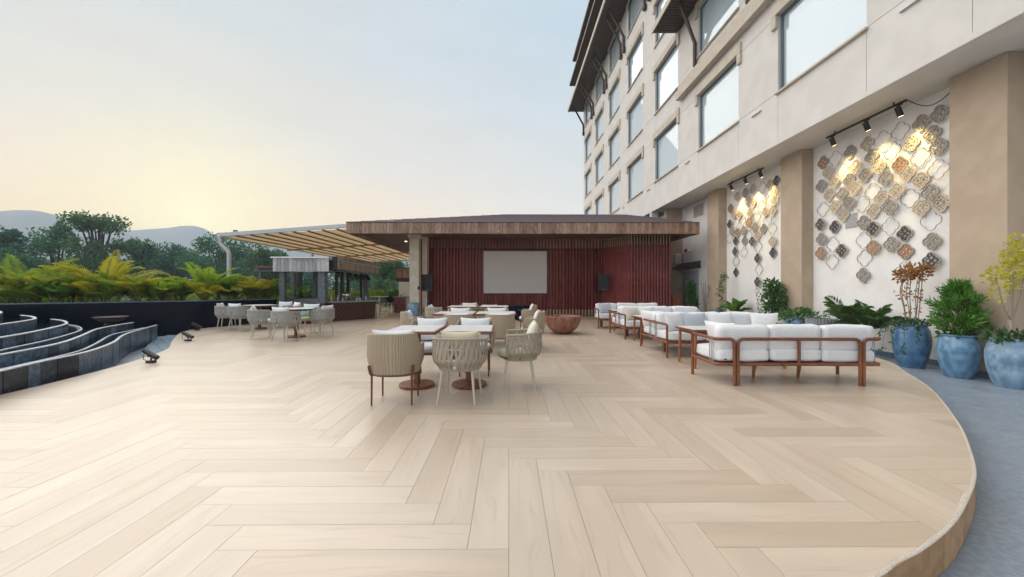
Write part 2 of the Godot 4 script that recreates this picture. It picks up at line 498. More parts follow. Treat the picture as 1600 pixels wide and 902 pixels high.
	rough_map(gr, 0.12, 0.24, 0.02, 96); gr.metallic_specular = 0.22
	for i in 4:
		var k: float = [0.9, 1.5, 2.3, 0.5][i]
		noisy("tier_tile_%d" % i, [lin(0.018 * k, 0.034 * k, 0.060 * k), lin(0.038 * k, 0.064 * k, 0.100 * k), lin(0.085 * k, 0.115 * k, 0.15 * k)], [0.25, 0.55, 0.85], 0.02, 0.9, 0.3, 97 + i, true, 5)
	noisy("coping", [lin(0.38, 0.42, 0.46), lin(0.62, 0.65, 0.68)], [0.3, 0.7], 0.02, 1.5, 0.35, 102)
	noisy("channel", [lin(0.20, 0.29, 0.36), lin(0.30, 0.39, 0.45)], [0.3, 0.7], 0.02, 1.0, 0.25, 103)
	mat("basin_water", lin(0.012, 0.02, 0.03), 0.08)
	noisy("plaster", [lin(0.56, 0.54, 0.515), lin(0.60, 0.58, 0.555)], [0.3, 0.7], 0.008, 0.25, 0.75, 104, true, 6)
	noisy("plaster_lower", [lin(0.58, 0.56, 0.535), lin(0.62, 0.60, 0.575)], [0.3, 0.7], 0.008, 0.25, 0.75, 105, true, 6)
	noisy("trim", [lin(0.46, 0.405, 0.34), lin(0.51, 0.455, 0.385)], [0.3, 0.7], 0.01, 0.4, 0.75, 106, true, 5)
	noisy("pillar", [lin(0.42, 0.33, 0.245), lin(0.46, 0.365, 0.275)], [0.3, 0.7], 0.01, 0.35, 0.8, 107, true, 6)
	noisy("white_wall", [lin(0.74, 0.735, 0.73), lin(0.79, 0.785, 0.78)], [0.3, 0.7], 0.008, 0.3, 0.8, 108, true, 6)
	noisy("cream_wall", [lin(0.55, 0.50, 0.42), lin(0.63, 0.58, 0.49)], [0.3, 0.7], 0.01, 0.5, 0.8, 109, true, 5)
	mat("eave_wood", lin(0.05, 0.024, 0.017), 0.5)
	mat("window_frame", lin(0.09, 0.13, 0.145), 0.4)
	var gl := mat("window_glass", Color(0.83, 0.89, 0.93, 0.4), 0.02, 0.25)
	gl.transparency = BaseMaterial3D.TRANSPARENCY_ALPHA
	var cg := mat("clear_glass", Color(0.8, 0.9, 0.9, 0.12), 0.02)
	cg.transparency = BaseMaterial3D.TRANSPARENCY_ALPHA
	mat("curtain", lin(0.70, 0.72, 0.73), 0.9)
	M.curtain.backlight_enabled = true; M.curtain.backlight = Color(0.3, 0.3, 0.3)
	mat("room", lin(0.25, 0.24, 0.23), 0.9)
	noisy("shingle", [lin(0.10, 0.075, 0.085), lin(0.17, 0.13, 0.14)], [0.3, 0.7], 0.06, 1.0, 0.85, 111, true, 3)
	noisy("fabric_roof", [lin(0.66, 0.56, 0.42), lin(0.72, 0.62, 0.47)], [0.3, 0.7], 0.01, 0.4, 0.8, 112)
	M.fabric_roof.backlight_enabled = true; M.fabric_roof.backlight = lin(0.72, 0.58, 0.40)
	# glazed pots and metals
	for i in 3:
		var c: Array = [[0.085, 0.20, 0.35], [0.125, 0.25, 0.39], [0.20, 0.32, 0.44]][i]
		var m := noisy("blue_glaze_%d" % i, [lin(c[0] * 0.55, c[1] * 0.6, c[2] * 0.68), lin(c[0], c[1], c[2]), lin(c[0] * 1.7, c[1] * 1.5, c[2] * 1.35)], [0.2, 0.5, 0.85], 0.012, 1.3, 0.4, 114 + i, false, 6)
		m.uv1_scale = Vector3(1.3, 0.7, 1.3)
		rough_map(m, 0.28, 0.55, 0.02, 118 + i)
	noisy("copper_bowl", [lin(0.13, 0.045, 0.028), lin(0.24, 0.09, 0.055), lin(0.33, 0.17, 0.12)], [0.2, 0.5, 0.85], 0.012, 1.2, 0.38, 122, false, 5)
	mat("orn_dark", lin(0.075, 0.072, 0.075), 0.5, 0.1)
	mat("orn_grey", lin(0.36, 0.33, 0.30), 0.7, 0.0, 0.3)
	mat("orn_copper", lin(0.50, 0.28, 0.16), 0.7, 0.0, 0.3)
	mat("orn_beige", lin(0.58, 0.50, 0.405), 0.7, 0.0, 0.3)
	mat("orn_line", lin(0.30, 0.28, 0.26), 0.5, 0.1)
	# plants
	for a in [["leaf_green", 0.035, 0.095, 0.018, 0.5], ["leaf_fresh", 0.07, 0.18, 0.025, 0.45], ["leaf_yellow", 0.37, 0.35, 0.03, 0.5], ["leaf_lime", 0.22, 0.32, 0.035, 0.5], ["leaf_brown", 0.23, 0.11, 0.035, 0.7], ["leaf_far", 0.034, 0.105, 0.050, 0.8], ["leaf_far_b", 0.048, 0.105, 0.045, 0.8], ["leaf_far_c", 0.030, 0.092, 0.060, 0.8], ["leaf_dark", 0.024, 0.07, 0.02, 0.45]]:
		var m := mat(a[0], lin(a[1], a[2], a[3]), a[4])
		m.backlight_enabled = true
		m.backlight = lin(a[1] * 1.2, a[2] * 1.2, a[3] * 0.9)
	mat("stem", lin(0.12, 0.09, 0.05), 0.8)
	mat("stem_pale", lin(0.33, 0.27, 0.21), 0.8)
	mat("stem_green", lin(0.16, 0.17, 0.04), 0.6)
	mat("bark", lin(0.06, 0.05, 0.045), 0.9)
	mat("soil", lin(0.045, 0.035, 0.028), 1.0)
	noisy("terrain", [lin(0.05, 0.07, 0.035), lin(0.09, 0.10, 0.055)], [0.3, 0.7], 0.01, 0.02, 0.95, 130)
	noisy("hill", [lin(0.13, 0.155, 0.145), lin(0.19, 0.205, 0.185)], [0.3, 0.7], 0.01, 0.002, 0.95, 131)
	noisy("post_grey", [lin(0.075, 0.10, 0.12), lin(0.13, 0.155, 0.17)], [0.3, 0.7], 0.02, 0.9, 0.6, 133)
	mat("screen", lin(0.60, 0.57, 0.555), 0.8)
	mat("speaker_grille", lin(0.016, 0.018, 0.024), 0.6)
	mat("door_grey", lin(0.27, 0.29, 0.32), 0.5)
	mat("table_white", lin(0.68, 0.675, 0.66), 0.3)
	mat("red_plastic", lin(0.5, 0.02, 0.02), 0.4)
	mat("silver", lin(0.7, 0.7, 0.7), 0.12, 1.0)
	mat("bottle", lin(0.06, 0.09, 0.07), 0.1)
	mat("bottle_amber", lin(0.20, 0.09, 0.02), 0.1)

# ---------- the setting ----------
var wall_line := []       # plan of the black wall, from the left to the bar
var deck_poly := PackedVector2Array()   # (x, depth)

func terrain() -> void:
	var mb := MB.new()
	mb.plate(PackedVector2Array([Vector2(-1200, 200), Vector2(1200, 200), Vector2(1200, -1240), Vector2(-1200, -1240)]), Vector3(0, -6.2, 0), Vector3.RIGHT, Vector3.BACK, Vector3(0, 0.2, 0))
	struct("terrain", mb, M.terrain)
	# two ranges of hills, each a real ridge with slopes front and back
	var nz := FastNoiseLite.new(); nz.seed = 77; nz.frequency = 0.01; nz.fractal_octaves = 4
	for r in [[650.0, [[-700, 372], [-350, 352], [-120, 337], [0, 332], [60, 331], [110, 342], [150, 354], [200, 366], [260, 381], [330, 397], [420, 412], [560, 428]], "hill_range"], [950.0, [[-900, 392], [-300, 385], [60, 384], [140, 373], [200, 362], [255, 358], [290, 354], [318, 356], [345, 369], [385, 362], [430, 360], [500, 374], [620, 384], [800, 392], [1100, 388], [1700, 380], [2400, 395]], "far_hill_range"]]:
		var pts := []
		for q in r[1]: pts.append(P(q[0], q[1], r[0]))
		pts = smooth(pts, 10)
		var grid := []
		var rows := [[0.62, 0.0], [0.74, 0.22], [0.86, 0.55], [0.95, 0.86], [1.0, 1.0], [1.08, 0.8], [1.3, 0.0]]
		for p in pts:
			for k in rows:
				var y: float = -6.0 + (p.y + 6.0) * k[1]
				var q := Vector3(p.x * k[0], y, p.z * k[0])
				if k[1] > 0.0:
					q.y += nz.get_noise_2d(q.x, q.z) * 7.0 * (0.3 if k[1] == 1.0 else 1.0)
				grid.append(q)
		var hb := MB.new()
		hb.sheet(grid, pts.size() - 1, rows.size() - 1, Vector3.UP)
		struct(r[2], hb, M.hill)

func paving() -> void:
	var mb := MB.new()
	var poly := PackedVector2Array([Vector2(-17, -12), Vector2(12, -12), Vector2(12, 42), Vector2(-12, 42), Vector2(-12, 16.4), Vector2(-11.2, 14.6), Vector2(-13.2, 12.2), Vector2(-17, 9.5)])
	mb.plate(poly, Vector3(0, -6.0, 0), Vector3.RIGHT, Vector3.FORWARD, Vector3(0, 6.0 + GROUND, 0))
	struct("stone_paving", mb, M.slate_floor)

func deck() -> void:
	var right := []
	for q in [[1380, 562], [1420, 583], [1460, 610], [1500, 660], [1520, 705], [1527, 745], [1510, 790], [1485, 825], [1440, 860], [1400, 880], [1370, 902]]:
		right.append(G(q[0], q[1]))
	right = [Vector3(7.1, 0, -14.0), Vector3(7.08, 0, -11.0), Vector3(6.98, 0, -8.8)] + right + [Vector3(0.9, 0, -1.38), Vector3(0, 0, -1.12), Vector3(-1.5, 0, -0.8), Vector3(-3.4, 0, -0.75), Vector3(-5.0, 0, -1.3), Vector3(-5.75, 0, -2.4), Vector3(-6.0, 0, -3.6)]
	for q in [[0, 617.5], [68, 602], [136, 585], [197.6, 568.4], [221, 561], [251, 551], [268, 543], [274, 532], [285, 520.6], [302, 515]]:
		right.append(G(q[0], q[1]))
	var curve := smooth(right, 8)
	var edge := resample(curve, 0.12)
	deck_poly.clear()
	for p in edge: deck_poly.append(Vector2(p.x, -p.z))
	for p in [Vector2(-9.6, 12.6), Vector2(-9.0, 13.9), Vector2(-8.6, 14.9), Vector2(-10.4, 15.4), Vector2(-10.4, 34), Vector2(8.0, 34), Vector2(8.0, 17.6), Vector2(7.1, 17.4)]:
		deck_poly.append(p)
	var d := Node3D.new()
	d.name = "deck"; add_child(d); d.set_meta("kind", "structure")
	var mb := MB.new()
	mb.plate(deck_poly, Vector3(0, GROUND - 0.002, 0), Vector3.RIGHT, Vector3.FORWARD, Vector3(0, -GROUND - 0.004, 0))
	part("screed", mb, M.joint, d)
	# herringbone of 1.2 x 0.2 m planks; the joint lines are laid on those in the photograph
	var cells := []
	for k in range(-90, 91):
		for m in range(-10, 24):
			for vert in [true, false]:
				var o := Vector2(0.2 * k + 1.2 * m, 1.874 - 0.2 * k + 1.2 * m)
				var rect: Rect2
				if vert: rect = Rect2(o.x - 0.2, o.y, 0.2, 1.2)
				else: rect = Rect2(o.x - 1.2, o.y - 0.2, 1.2, 0.2)
				var c := rect.get_center()
				if c.x < -11.0 or c.x > 8.5 or c.y < 0.3 or c.y > 22.0: continue
				var g := 0.0010
				var poly := PackedVector2Array([rect.position + Vector2(g, g), Vector2(rect.end.x - g, rect.position.y + g), rect.end - Vector2(g, g), Vector2(rect.position.x + g, rect.end.y - g)])
				var whole := true
				for q in poly:
					if not Geometry2D.is_point_in_polygon(q, deck_poly): whole = false
				var got := [poly]
				if not whole:
					got = Geometry2D.intersect_polygons(poly, deck_poly)
				for pp in got:
					var cc := Vector2.ZERO
					for q in pp: cc += q / pp.size()
					var px := VX + cc.x / cc.y * F
					var area := 0.0
					for i in pp.size(): area += pp[i].cross(pp[(i + 1) % pp.size()])
					area = absf(area) * 0.5
					if area < 0.0006: continue
					var score := area / pow(cc.y, 3.0)
					if px < -60 or px > 1660 or cc.y < 1.6: score *= 0.02
					cells.append([score, pp, vert, whole, rect])
	cells.sort_custom(func(a, b): return a[0] > b[0])
	var r2 := RandomNumberGenerator.new(); r2.seed = 11
	# shared meshes: whole planks of both directions, ten cuts of the grain
	var shared := {}
	for vert in [true, false]:
		for i in 10:
			var sz := Vector2(0.198, 1.198) if vert else Vector2(1.198, 0.198)
			var poly := PackedVector2Array([-sz / 2, Vector2(sz.x, -sz.y) / 2, sz / 2, Vector2(-sz.x, sz.y) / 2])
			shared[[vert, i]] = plank_mesh(poly, vert, Vector2(r2.randf() * 0.7, r2.randf() * 0.6), false)
	var rest := [MB.new(), MB.new(), MB.new(), MB.new()]
	for i in cells.size():
		var c: Array = cells[i]
		var tone := r2.randi() % 4
		var off := Vector2(r2.randf() * 0.7, r2.randf() * 0.6)
		if i < 300:
			if c[3]:
				var q: Vector2 = c[4].get_center()
				inst("plank", shared[[c[2], r2.randi() % 10]], M["plank_%d" % tone], d, Transform3D(Basis.IDENTITY, Vector3(q.x, r2.randf_range(-0.0006, 0.0), -q.y)))
			else:
				var q2 := Vector2.ZERO
				for p in c[1]: q2 += p / c[1].size()
				var loc := PackedVector2Array()
				for p in c[1]: loc.append(p - q2)
				inst("plank", plank_mesh(loc, c[2], off, false), M["plank_%d" % tone], d, Transform3D(Basis.IDENTITY, Vector3(q2.x, 0, -q2.y)))
		else:
			var q3: Vector2 = c[4].get_center()
			var loc2 := PackedVector2Array()
			for p in c[1]: loc2.append(p - q3)
			add_plank(rest[tone], loc2, c[2], off, false, Vector3(q3.x, 0, -q3.y))
	for t in 4:
		part("plank_field", rest[t], M["plank_%d" % t], d, true)
	# beyond the herringbone the floor runs on under the roofs
	mb = MB.new()
	mb.plate(PackedVector2Array([Vector2(-10.39, 21.2), Vector2(7.99, 21.2), Vector2(7.99, 33.9), Vector2(-10.39, 33.9)]), Vector3(0, -0.012, 0), Vector3.RIGHT, Vector3.FORWARD, Vector3(0, 0.008, 0))
	part("back_floor", mb, M.plank_1, d)
	# riser tiles round the curved edge and the rough mortar line above them
	var rim := resample(curve, 0.2)
	for i in rim.size() - 1:
		var a: Vector3 = rim[i]; var b: Vector3 = rim[i + 1]
		var t := (b - a).normalized()
		var o := Vector3(-t.z, 0, t.x)
		if o.dot(Vector3(a.x, 0, a.z + 6.0)) < 0.0: o = -o
		var tb := MB.new()
		var hgt := -GROUND - 0.006 + r2.randf_range(-0.004, 0.0)
		tb.cbox((a + b) * 0.5 + o * (0.007 + r2.randf_range(-0.002, 0.002)) + Vector3(0, -hgt * 0.5 - 0.004, 0), Vector3(0.016, hgt, a.distance_to(b) - 0.006), 0.002, Basis(Vector3.UP, atan2(t.x, t.z)))
		part("edge_tile", tb, M["edge_tile_%d" % (r2.randi() % 2)], d)
	var mm := MB.new()
	var fine := resample(curve, 0.03)
	var nz := FastNoiseLite.new(); nz.seed = 4; nz.frequency = 3.5; nz.fractal_octaves = 3
	var line := []
	for i in fine.size():
		var a: Vector3 = fine[i]; var b: Vector3 = fine[mini(i + 1, fine.size() - 1)]; var z: Vector3 = fine[maxi(i - 1, 0)]
		var t := (b - z).normalized()
		var o := Vector3(-t.z, 0, t.x)
		if o.dot(Vector3(a.x, 0, a.z + 6.0)) < 0.0: o = -o
		var n := nz.get_noise_2d(a.x, a.z)
		var w := clampf(0.004 + 0.02 * n, 0.001, 0.012) if a.x > 1.9 and a.x < 3.0 and -a.z < 2.5 else 0.0015
		line.append(a - o * w + Vector3(0, 0.0005, 0)); line.append(a - o * w * 0.4 + Vector3(0, 0.003, 0)); line.append(a + o * 0.0155 + Vector3(0, 0.001 * n, 0)); line.append(a + o * 0.0175 + Vector3(0, -0.005 - 0.003 * n, 0))
	mm.sheet(line, fine.size() - 1, 3, Vector3.UP)
	part("mortar_line", mm, M.mortar, d)

func add_plank(mb: MB, poly: PackedVector2Array, vert: bool, off: Vector2, bevel: bool, at: Vector3) -> void:
	var top := poly
	if bevel:
		var ins := Geometry2D.offset_polygon(poly, -0.0016)
		if ins.size() == 1 and ins[0].size() == poly.size(): top = ins[0]
	var uv := func(p: Vector2) -> Vector2:
		var a := p.x if vert else p.y
		var l := p.y if vert else p.x
		return Vector2((a + 0.1) / 0.8 + off.x * 0.99, (l + 0.6) / 3.2 + off.y * 0.99)
	var ids := Geometry2D.triangulate_polygon(top)
	var up := Vector3.UP
	for i in range(0, ids.size(), 3):
		var p := top[ids[i]]; var q := top[ids[i + 1]]; var r := top[ids[i + 2]]
		mb.tri(at + Vector3(p.x, 0, -p.y), at + Vector3(q.x, 0, -q.y), at + Vector3(r.x, 0, -r.y), up, up, up, uv.call(p), uv.call(q), uv.call(r))
	var ccw := not Geometry2D.is_polygon_clockwise(poly)
	for i in poly.size():
		var p := poly[i]; var q := poly[(i + 1) % poly.size()]
		var e := q - p
		var o2 := Vector2(e.y, -e.x) if ccw else Vector2(-e.y, e.x)
		var o := Vector3(o2.x, 0, -o2.y).normalized()
		var y0 := -0.0012 if bevel else 0.0
		var a := at + Vector3(p.x, y0, -p.y); var b := at + Vector3(q.x, y0, -q.y)
		var ua: Vector2 = uv.call(p); var ub: Vector2 = uv.call(q)
		mb.tri(a, b, b + Vector3(0, -0.008, 0), o, o, o, ua, ub, ub)
		mb.tri(a, b + Vector3(0, -0.008, 0), a + Vector3(0, -0.008, 0), o, o, o, ua, ub, ua)
		if bevel:
			# nearest corners of the inset top
			var pa := _near(top, p); var pb := _near(top, q)
			var s := (o + up).normalized()
			var ta := at + Vector3(pa.x, 0, -pa.y); var tb := at + Vector3(pb.x, 0, -pb.y)
			mb.tri(a, b, tb, s, s, s, ua, ub, ub)
			mb.tri(a, tb, ta, s, s, s, ua, ub, ua)

func _near(poly: PackedVector2Array, p: Vector2) -> Vector2:
	var best := poly[0]
	for q in poly:
		if q.distance_to(p) < best.distance_to(p): best = q
	return best

func plank_mesh(poly: PackedVector2Array, vert: bool, off: Vector2, bevel: bool) -> ArrayMesh:
	var mb := MB.new()
	add_plank(mb, poly, vert, off, bevel, Vector3.ZERO)
	return mb.mesh()

# a wall that follows a plan line: returns for each sample [point, tangent, outward normal]
func frames(pts: Array, toward: Vector3) -> Array:
	var out := []
	for i in pts.size():
		var t: Vector3 = (pts[mini(i + 1, pts.size() - 1)] - pts[maxi(i - 1, 0)])
		t.y = 0; t = t.normalized()
		var n := Vector3(-t.z, 0, t.x)
		if n.dot(toward - pts[i]) < 0.0: n = -n
		out.append([pts[i], t, n])
	return out

func ribbon_wall(mb: MB, fr: Array, y0: float, y1: float, thick: float) -> void:
	# front, top, back and ends of a curved wall; the front is the side of the normals
	var front := []; var back := []; var top := []
	for f in fr:
		front.append(f[0] + Vector3(0, y0, 0)); front.append(f[0] + Vector3(0, y1, 0))
		back.append(f[0] - f[2] * thick + Vector3(0, y0, 0)); back.append(f[0] - f[2] * thick + Vector3(0, y1, 0))
		top.append(f[0] + Vector3(0, y1, 0)); top.append(f[0] - f[2] * thick + Vector3(0, y1, 0))
	mb.sheet(front, fr.size() - 1, 1, Vector3.ZERO)
	mb.sheet(back, fr.size() - 1, 1, Vector3.ZERO)
	mb.sheet(top, fr.size() - 1, 1, Vector3.UP)
	for e in [0, fr.size() - 1]:
		mb.quad(front[e * 2], front[e * 2 + 1], back[e * 2 + 1], back[e * 2])

func black_wall() -> void:
	for q in [[-20.0, 4.6], [-16.4, 7.3], [-14.6, 8.6], [-12.9, 9.9], [-11.8, 10.75], [-10.75, 11.7], [-9.75, 12.62], [-9.15, 13.76], [-8.7, 14.7]]:
		wall_line.append(Vector3(q[0], 0, -q[1]))
	var line := resample(smooth(wall_line, 12), 0.12)
	var fr := frames(line, Vector3(0, 0, -2))
	var w := thing("granite_wall", "long curved wall of polished black granite behind the fountain", "wall")
	var mb := MB.new()
	ribbon_wall(mb, fr, GROUND, 0.84, 0.22)
	part("core", mb, M.granite, w)
	# polished slabs proud of the core, with fine open joints
	var i := 0
	while i < fr.size() - 1:
		var j := mini(i + 9, fr.size() - 1)
		var sb := MB.new()
		var seg := []
		for k in range(i, j + 1):
			var f: Array = fr[k].duplicate()
			f[0] = f[0] + f[2] * 0.02
			if k == i: f[0] += f[1] * 0.002
			if k == j: f[0] -= f[1] * 0.002
			seg.append(f)
		ribbon_wall(sb, seg, GROUND + 0.005, 0.838, 0.018)
		part("slab", sb, M.granite, w)
		i = j
	var cb := MB.new()
	var capf := []
	for f in fr:
		var g: Array = f.duplicate(); g[0] = g[0] + g[2] * 0.035; capf.append(g)
	ribbon_wall(cb, capf, 0.842, 0.865, 0.29)
	part("coping", cb, M.tier_tile_2, w)
	# raised bed behind the wall
	var bed := MB.new()
	var bf := []
	for f in fr:
		var g: Array = f.duplicate(); g[0] = g[0] - g[2] * 0.24; bf.append(g)
	ribbon_wall(bed, bf, -6.0, 0.62, 2.4)
	var b := struct("planting_bed", bed, M.soil)

func fountain() -> void:
	var f := thing("fountain", "stepped fountain of curved dark slate tiers with pale rims beside the deck", "fountain")
	var tiers := [
		[0.28, [[-90, 600], [0, 579], [74, 562], [144.5, 547], [183, 533], [195.5, 523.7], [212.5, 517], [249, 507]]],
		[0.40, [[-110, 573], [0, 553.5], [95.6, 535.4], [131.8, 523.7], [157, 513], [185, 507.5], [212.5, 503]]],
		[0.52, [[-110, 546], [0, 527], [51, 518.4], [91, 510], [110.5, 504.4], [106, 500], [88, 497.5]]],
		[0.64, [[-110, 522], [0, 506.7], [51, 499.3], [62.7, 496.3], [58, 493.5], [42, 491.5]]],
		[0.74, [[-110, 502], [-30, 494.5], [0, 490.5], [10.6, 487.3], [6, 485], [-8, 483.5]]]]
	var r2 := RandomNumberGenerator.new(); r2.seed = 23
	var prev := []
	for ti in tiers.size():
		var y: float = tiers[ti][0]
		var pts := []
		for q in tiers[ti][1]:
			var p := G(q[0], q[1], y); p.y = 0; pts.append(p)
		# run on out of the frame
		var d0: Vector3 = (pts[0] - pts[1]).normalized()
		pts.push_front(pts[0] + d0 * 3.0)
		var line := resample(smooth(pts, 10), 0.055)
		var fr := frames(line, Vector3(0, 0, -1.0))
		# keep the front on the side of the camera all along, also round the curl
		for k in range(1, fr.size()):
			if fr[k][2].dot(fr[k - 1][2]) < 0.0: fr[k][2] = -fr[k][2]
		var mb := MB.new()
		ribbon_wall(mb, fr, GROUND, y - 0.02, 0.035)
		var tw := part("tier_wall", mb, M.tier_tile_3, f)
		# vertical slate tiles, uneven in width and tone
		var i := 0
		while i < fr.size() - 1:
			var j := mini(i + r2.randi_range(4, 7), fr.size() - 1)
			var seg := []
			var proud := r2.randf_range(0.010, 0.016)
			for k in range(i, j + 1):
				var g: Array = fr[k].duplicate()
				g[0] = g[0] + g[2] * proud
				if k == i: g[0] += g[1] * 0.006
				if k == j: g[0] -= g[1] * 0.006
				seg.append(g)
			var tb := MB.new()
			ribbon_wall(tb, seg, maxf(GROUND + 0.01, y - 0.42), y - 0.024, proud - 0.002)
			part("tile", tb, M["tier_tile_%d" % [0, 1, 1, 2, 2, 3][r2.randi() % 6]], tw)
			i = j
		# rounded pale rim
		var rim := []
		for g in fr: rim.append(g[0] - g[2] * 0.04 + Vector3(0, y - 0.012, 0))
		var rb := MB.new()
		var prof := [[0.050, -0.010], [0.050, 0.002], [0.044, 0.008], [0.008, 0.008], [0.0, 0.002], [0.0, -0.010]]
		var grid := []
		for g in fr:
			for q in prof: grid.append(g[0] - g[2] * (0.035 - q[0]) + Vector3(0, y - 0.012 + q[1], 0))
		rb.sheet(grid, fr.size() - 1, prof.size() - 1, Vector3.ZERO)
		part("rim", rb, M.coping, f)
		# a dark shelf of wet slate behind the rim, at the foot of the next tier
		var shelf := MB.new()
		var g2 := []
		for g in fr:
			g2.append(g[0] - g[2] * 0.02 + Vector3(0, y - 0.13, 0)); g2.append(g[0] - g[2] * 0.75 + Vector3(0, y - 0.13 - 0.0006 * ti, 0))
		shelf.sheet(g2, fr.size() - 1, 1, Vector3.UP)
		part("wet_shelf", shelf, M.basin_water, f)
		# a second, lower rim on the two front tiers
		if ti == 1 or ti == 2:
			var low := MB.new(); var lg := []
			for g in fr:
				for q in prof: lg.append(g[0] + g[2] * (0.19 + q[0] * 0.6) + Vector3(0, y - 0.155 + q[1], 0))
			low.sheet(lg, fr.size() - 1, prof.size() - 1, Vector3.ZERO)
			part("lower_rim", low, M.coping, f)
			var lw := MB.new(); var lf := []
			for g in fr:
				var h: Array = g.duplicate(); h[0] = h[0] + h[2] * 0.21; lf.append(h)
			ribbon_wall(lw, lf, GROUND, y - 0.168, 0.06)
			part("lower_wall", lw, M.tier_tile_2, f)
	# pale stone channel between the front tier and the deck
	var ch := []
	for q in [[[190, 571], [200, 569]], [[222, 552], [226, 562]], [[237, 538], [252, 552.5]], [[251, 526], [270, 543]], [[266, 521], [277, 530]], [[290, 517], [290, 520]]]:
		ch.append([G(q[0][0], q[0][1]), G(q[1][0], q[1][1])])
	var cs := Node3D.new(); cs.name = "channel"; f.add_child(cs, true)
	for k in ch.size() - 1:
		for s in 3:
			var a0: Vector3 = ch[k][0].lerp(ch[k + 1][0], s / 3.0); var a1: Vector3 = ch[k][0].lerp(ch[k + 1][0], (s + 0.96) / 3.0)
			var b0: Vector3 = ch[k][1].lerp(ch[k + 1][1], s / 3.0); var b1: Vector3 = ch[k][1].lerp(ch[k + 1][1], (s + 0.96) / 3.0)
			# carry the outer side under the tier wall and the inner side under the deck edge
			a0 += (a0 - b0) * 0.35; a1 += (a1 - b1) * 0.35
			var dn := Vector3(0, -0.10 - 0.012 * ((k * 3 + s) % 2), 0)
			var tb := MB.new()
			tb.quad(a0 + dn, a1 + dn, b1 + dn, b0 + dn, Vector3.UP)
			tb.quad(a0 + dn, b0 + dn, b0 + dn + Vector3(0, -0.05, 0), a0 + dn + Vector3(0, -0.05, 0))
			part("paver", tb, M.channel, cs)
	# shallow dark bowl set on the upper ledge against the wall
	var o := G(178, 503.5, 0.35)
	var bowl := thing("water_bowl", "shallow dark brown bowl standing on the fountain ledge by the granite wall", "bowl", o)
	var bb := MB.new()
	bb.lathe([Vector2(0.0, 0.0), Vector2(0.12, 0.0), Vector2(0.24, 0.05), Vector2(0.34, 0.13), Vector2(0.36, 0.15), Vector2(0.34, 0.155), Vector2(0.22, 0.07), Vector2(0.0, 0.03)], 28)
	part("bowl", bb, M.dark_wood, bowl)
	var ft := MB.new()
	ft.lathe([Vector2(0.0, -0.07), Vector2(0.14, -0.07), Vector2(0.12, -0.03), Vector2(0.1, 0.0)], 20)
	part("foot", ft, M.black_metal, bowl)

func floor_spot(at: Vector3, turn: float, tilt: float, label: String) -> void:
	var t := thing("floor_spotlight", label, "spotlight", at, turn, "small black spotlights on the deck edge")
	var b := MB.new()
	b.cbox(Vector3(0, 0.02, 0), Vector3(0.13, 0.04, 0.09), 0.008)
	part("base", b, M.black_metal, t)
	b = MB.new()
	b.tube([Vector3(0, 0.03, 0), Vector3(0, 0.11, 0)], 0.012, 8)
	b.box(Vector3(0, 0.12, 0), Vector3(0.02, 0.04, 0.1))
	part("bracket", b, M.black_metal, t)
	b = MB.new()
	var dir := Vector3(cos(tilt), sin(tilt), 0)
	b.tube([Vector3(0, 0.14, 0) - dir * 0.13, Vector3(0, 0.14, 0) + dir * 0.13, Vector3(0, 0.14, 0) + dir * 0.15], [0.042, 0.042, 0.038], 14)
	var h := part("head", b, M.black_metal, t)
	b = MB.new()
	b.tube([Vector3(0, 0.14, 0) + dir * 0.151, Vector3(0, 0.14, 0) + dir * 0.153], 0.034, 14)
	part("lens", b, M.dark_glass, h)
	b = MB.new()
	b.tube([Vector3(0.1, 0.16, 0.0), Vector3(0.18, 0.12, 0.02), Vector3(0.2, 0.04, 0.04), Vector3(0.12, 0.006, 0.06), Vector3(0.02, 0.01, 0.05)], 0.005, 6)
	part("cable", b, M.black_metal, t)

# ---------- the hotel ----------
func bx(called: String, x0: float, x1: float, y0: float, y1: float, d0: float, d1: float, m: Material, parent: Node3D, bev := 0.0) -> MeshInstance3D:
	var b := MB.new()
	var c := Vector3((x0 + x1) * 0.5, (y0 + y1) * 0.5, -(d0 + d1) * 0.5)
	var s := Vector3(absf(x1 - x0), absf(y1 - y0), absf(d1 - d0))
	if bev > 0.0: b.cbox(c, s, bev)
	else: b.box(c, s)
	return part(called, b, m, parent)

